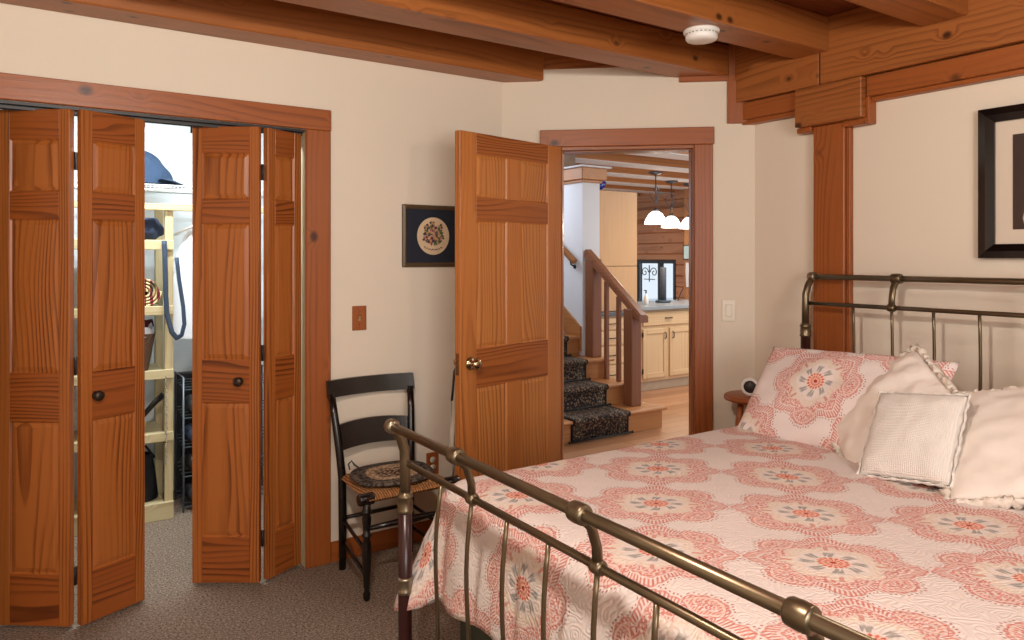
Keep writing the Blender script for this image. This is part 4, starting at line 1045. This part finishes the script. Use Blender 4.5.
m = MB(); m.box(0, .57, 0, .018, .866, 1.338, bev=.002); m.build('door', M_maple, tc)
pc = empty('base_cabinet', 'pine base cabinet with two panelled doors under the grey counter', 'cabinet', FA.p(3.265, -2.35), FA.a)
m = MB(); m.box(0, 1.3, .02, .62, .10, .868); m.box(-.012, 0, .01, .62, 0, .868); m.box(0, 1.3, .05, .6, 0, .1); m.build('carcass', M_pinecab, pc)
m = MB(); m.box(0, 1.3, .035, .05, 0, .10, grain='x'); m.build('toe_kick', plain('pale_grey_toe', srgb(178, 158, 134), .5), pc)
def cab_door(x0, x1, hx):
    m = MB(); z0, z1, s_ = .135, .665, .055
    m.box(x0, x0+s_, 0, .02, z0, z1, bev=.003); m.box(x1-s_, x1, 0, .02, z0, z1, bev=.003); m.box(x0+s_, x1-s_, 0, .02, z0, z0+s_, grain='x', bev=.003); m.box(x0+s_, x1-s_, 0, .02, z1-s_, z1, grain='x', bev=.003); m.box(x0+s_, x1-s_, .010, .018, z0+s_, z1-s_)
    d_ = m.build('door', M_pinecab, pc)
    m = MB(); m.tube([(hx, 0, .55), (hx, -.022, .56), (hx, -.022, .61), (hx, 0, .62)], .006, 8); m.build('handle', M_blackp, d_)
    for z in (.19, .58):
        m = MB(); e = x0-.008 if hx > (x0+x1)/2 else x1; m.box(e, e+.008, -.003, .012, z, z+.05); m.build('hinge', M_blackp, d_)
cab_door(.055, .415, .375); cab_door(.455, .815, .495); cab_door(.86, 1.22, 1.18)
m = MB(); m.box(.055, .815, 0, .02, .70, .845, grain='x', bev=.004); dr = m.build('drawer', M_pinecab, pc)
m = MB(); m.tube([(.38, 0, .775), (.38, -.022, .775), (.47, -.022, .775), (.47, 0, .775)], .006, 8); m.build('pull', M_blackp, dr)
m = MB(); m.box(3.24, 4.7, 2.31, 2.495, .87, .91, bev=.004); m.box(3.376, 4.7, 2.49, 3.05, .87, .91, bev=.004)
tag(m.fr('countertop', plain('grey_laminate', srgb(150, 158, 164), .25), FA), 'grey laminate countertop on the panelled pine base cabinet', 'countertop')
# items on the counter
o = empty('towel_stand', 'dark grey upright stand on the grey countertop before the window', 'stand', FA.p(4.02, -2.75, .91), FA.a)
m = MB(); m.lathe([(.085, 0), (.09, .006), (.088, .022), (.05, .03), (.001, .031)], 24); m.build('base', plain('slate_base', srgb(54, 70, 84), .4), o)
m = MB(); m.lathe([(.036, .028), (.036, .40), (.03, .41), (.001, .412)], 20); m.build('column', plain('slate_column', srgb(84, 88, 100), .5), o)
o = empty('soap_bottle', 'small white bottle on the counter beside the handrail end', 'bottle', FA.p(3.62, -2.62, .91), FA.a)
m = MB(); m.lathe([(.024, 0), (.027, .01), (.027, .08), (.012, .10), (.010, .12), (.001, .121)], 16); m.build('body', M_whitep, o)
m = MB(); m.lathe([(.008, .12), (.008, .15), (.001, .151)], 10); m.box(-.03, .006, -.005, .005, .15, .16); m.build('pump', M_blackp, o)
m = MB(); m.tube([(0, 0, .0), (.02, 0, .02), (.04, 0, .07), (.07, 0, .12), (.10, 0, .15)], .006, 8)
tag(m.build('cable', M_blackp, None, FA.p(4.42, -2.9, .913), FA.a), 'black cable curling up from the countertop by the doorway casing', 'cable')
# log wall, far side of the kitchen, plane u = const facing the bedroom
LU = 6.0
m = MB(); zz = 0.0; k = 0
WN0, WN1, WZ0, WZ1 = 4.42, 5.28, .55, 1.39
while zz < 2.5:
    z1 = min(zz + .165, 2.53)
    def seg(a, b, za, zb):
        if zb - za < .003: return
        m.add([(x_, y_, z_) for y_ in (a, b) for x_, z_ in ((LU, za), (LU-.018, za+.012), (LU-.018, zb-.012), (LU, zb), (LU+.12, zb), (LU+.12, za))], [(0,1,2,3,4,5), (11,10,9,8,7,6)] + [(i, (i+1)%6, (i+1)%6+6, i+6) for i in range(6)], 0, False, 'y')
    if z1 <= WZ0 or zz >= WZ1: seg(2.0, 8.5, zz, z1)
    else:
        seg(2.0, WN0, zz, z1); seg(WN1, 8.5, zz, z1)
        if zz < WZ0: seg(WN0, WN1, zz, WZ0)
        if z1 > WZ1: seg(WN0, WN1, WZ1, z1)
    zz += .165
struct(m.fr('wall_far', M_log, FA), 'horizontal pine log wall at the far side of the kitchen', 'wall')
wn = empty('window_2', 'black framed kitchen window in the log wall above the counter', 'window', FA.p(LU, -(WN0+WN1)/2), FA.a - R(90)); wn['kind'] = 'structure'
hw = (WN1-WN0)/2
m = MB()
for x in (-hw, hw-.05, .06): m.box(x, x+.05, -.03, .06, WZ0, WZ1, bev=.003)
for z in (WZ0, WZ1-.05): m.box(-hw, hw, -.03, .06, z, z+.05, grain='x', bev=.003)
m.build('window_frame', plain('black_window_paint', srgb(30, 30, 36), .4), wn)
m = MB(); m.box(-hw+.05, hw-.05, .02, .026, WZ0+.05, WZ1-.05); m.build('pane', M_glass, wn)
m = MB()
for s_ in (-1, 1):
    P = []
    for k in range(26):
        a = k/25*math.pi*2.6; r_ = .09*(1-k/30); P.append((-.14 + s_*(.10-r_*math.cos(a)*.9), -.01, 1.20 + r_*math.sin(a)*.9))
    m.tube(P, .007, 6)
m.tube([(-.14, -.01, 1.31), (-.14, -.01, 1.05)], .008, 6); m.tube([(-.26, -.01, 1.09), (-.02, -.01, 1.09)], .006, 6)
m.build('scroll_ornament', M_blackp, wn)
# the garden beyond that window
m = MB(); m.box(6.4, 30, -6, 20, -.5, -.4)
struct(m.fr('ground', plain('snowy_ground', srgb(206, 214, 224), .9), FA), 'pale snowy ground outside the kitchen window', 'ground')
for i, (dn_, uu, hh) in enumerate(((5.2, 9.0, 3.2), (7.6, 12.0, 4.2))):
    t_ = empty('tree', ('bare dark tree outside the kitchen window, the nearer one', 'bare dark tree outside the kitchen window, the farther one')[i], 'tree', FA.p(uu, -dn_, -.4), FA.a)
    m = MB(); m.tube([(0, 0, 0), (.03, .02, 1.0), (-.02, .0, 2.0), (.02, .03, hh)], [.10, .08, .06, .03], 10); m.build('trunk', plain('bark', srgb(62, 54, 50), .9), t_)
    for k in range(9):
        a = rnd.uniform(0, 6.28); z = rnd.uniform(.7, hh-.6); m = MB(); m.tube([(0, 0, z), (.35*math.cos(a), .35*math.sin(a), z+.3), (.8*math.cos(a), .8*math.sin(a), z+.5)], [.03, .02, .006], 6); m.build('branch', bpy.data.materials['bark'], t_)
# column, notice frame and far beam
m = MB(); m.box(5.55, 5.70, 3.70, 3.86, 0, 2.4, bev=.01)
struct(m.fr('hall_post', M_oak, FA), 'light timber post at the right of the log wall', 'post')
m = MB(); m.box(5.72, 5.95, 2.6, 6.5, 2.02, 2.16, grain='y', bev=.006)
struct(m.fr('hall_beam', M_oak, FA), 'light timber beam across the front of the log wall', 'beam')
nb = empty('notice_frame', 'small pale blue framed sheet beside the timber post', 'frame', FA.p(5.545, -3.78, 1.5), FA.a - R(90))
m = MB(); m.box(-.075, .075, -.012, 0, -.10, .11); m.build('frame', M_dark, nb)
m = MB(); m.box(-.06, .06, -.015, -.011, -.085, .095); m.build('sheet', plain('pale_blue_sheet', srgb(186, 208, 212), .5), nb)
m = MB(); m.grid(lambda u, v: (-.045+.09*u, -.004 - .006*math.sin(u*3+v*4), 1.36 - .34*v), 6, 10); 
m.grid(lambda u, v: (-.045+.09*u, -.001 - .006*math.sin(u*3+v*4), 1.36 - .34*v), 6, 10)
tag(m.build('hand_towel', M_whitec, None, FA.p(5.54, -3.76), FA.a - R(90)), 'white paper towel sheet hanging on the timber post below the framed sheet', 'towel')
# pendants
def pendant(u, dpt, label, zt):
    o = empty('pendant_lamp', label, 'lamp', FA.p(u, -dpt, 0), FA.a, group='pendant lamps over the counter')
    m = MB(); m.lathe([(.085, zt), (.08, zt-.012), (.04, zt-.03), (.001, zt-.032)], 24); m.build('canopy', plain('pewter', srgb(88, 94, 104), .35, .7), o)
    m = MB(); m.tube([(0, 0, zt-.03), (0, 0, 2.02)], .007, 8)
    for a in range(3):
        c_, s_ = math.cos(a*2.1), math.sin(a*2.1); m.tube([(0, 0, 2.20), (.06*c_, .06*s_, 2.22), (.075*c_, .075*s_, 2.15), (.03*c_, .03*s_, 2.08), (0, 0, 2.02)], .0045, 6)
    m.lathe([(.02, 1.99), (.03, 1.975), (.03, 1.95)], 16); m.build('stem', bpy.data.materials['pewter'], o)
    m = MB(); m.lathe([(.035, 1.955), (.075, 1.925), (.115, 1.86), (.128, 1.815), (.12, 1.812), (.07, 1.90), (.001, 1.93)], 28); m.build('lamp_shade', M_shade, o)
pendant(3.75, 2.60, 'lit pendant lamp on a dark stem over the counter, nearest the doorway', 2.40)
pendant(4.62, 3.20, 'lit pendant lamp behind the nearest one, middle of the three', 2.40)
pendant(5.05, 3.30, 'lit pendant lamp by the doorway casing, farthest from the tall cabinet', 2.40)

# ------------------------------------------------------------------ camera
cd = bpy.data.cameras.new('camera'); cam = bpy.data.objects.new('camera', cd); COL.objects.link(cam)
cd.sensor_width = 36; cd.lens = 36*728/1024; cd.shift_y = -(320-257)/1024; cd.clip_start = .02
cam.location = (0, 0, 1.44); cam.rotation_euler = (R(90), 0, 0); S.camera = cam

# ------------------------------------------------------------------ light
def light(name, typ, loc, energy, col, size=.3, rot=None, sy=None):
    l = bpy.data.lights.new(name, typ); l.energy = energy; l.color = col
    if typ == 'AREA':
        l.size = size
        if sy: l.shape = 'RECTANGLE'; l.size_y = sy
    else: l.shadow_soft_size = size
    o = bpy.data.objects.new(name, l); COL.objects.link(o); o.location = loc
    if rot: o.rotation_euler = rot
    return o
WARM = (1.0, .92, .82)
light('ceiling_lamp', 'POINT', (-.30, .85, 2.22), 100, WARM, .06)
light('bedside_lamp', 'POINT', (1.55, 1.35, 2.1), 20, WARM, .14)
wl = light('window_daylight', 'AREA', FA.p(-1.9, NR+.02, 1.5), 60, (1.0, .98, .96), 1.9, sy=1.1); wl.rotation_euler = (R(90), 0, FA.a)
cl = light('closet_tube', 'AREA', FA.p(-1.6, -.55, 2.44), 48, (.86, .95, 1.0), .9, sy=.1); cl.rotation_euler = (0, 0, FA.a)
light('hall_fill', 'POINT', FA.p(3.4, -.2, 2.3), 26, (1, .88, .74), .15)  # unseen warm fill added for the hall, no fixture behind it
sd_ = light('stair_fill', 'AREA', FA.p(1.55, -2.6, 2.45), 26, (.80, .88, 1.0), .9); sd_.rotation_euler = (0, R(-25), FA.a)  # unseen cool light added to brighten the white stair wall
light('kitchen_fill', 'AREA', FA.p(4.2, -1.3, 2.36), 42, (1, .92, .84), 1.2)  # unseen broad fill added under the ceiling, besides the pendants
for u, d_ in ((3.75, 2.60), (4.62, 3.20), (5.05, 3.30)): light('pendant_bulb', 'POINT', FA.p(u, -d_, 1.78), 9, (1, .9, .76), .05)

w = bpy.data.worlds.new('sky'); S.world = w; w.use_nodes = True
bg = w.node_tree.nodes['Background']; bg.inputs[0].default_value = (.80, .90, 1.0, 1); bg.inputs[1].default_value = 1.0

S.view_settings.view_transform = 'Standard'; S.view_settings.look = 'None'; S.view_settings.gamma = 1.0; S.view_settings.exposure = 0.0
S.view_settings.use_curve_mapping = False
S.cycles.use_denoising = True
S.cycles.max_bounces = 8; S.cycles.caustics_reflective = False; S.cycles.caustics_refractive = False
S.cycles.sample_clamp_indirect = 6.0
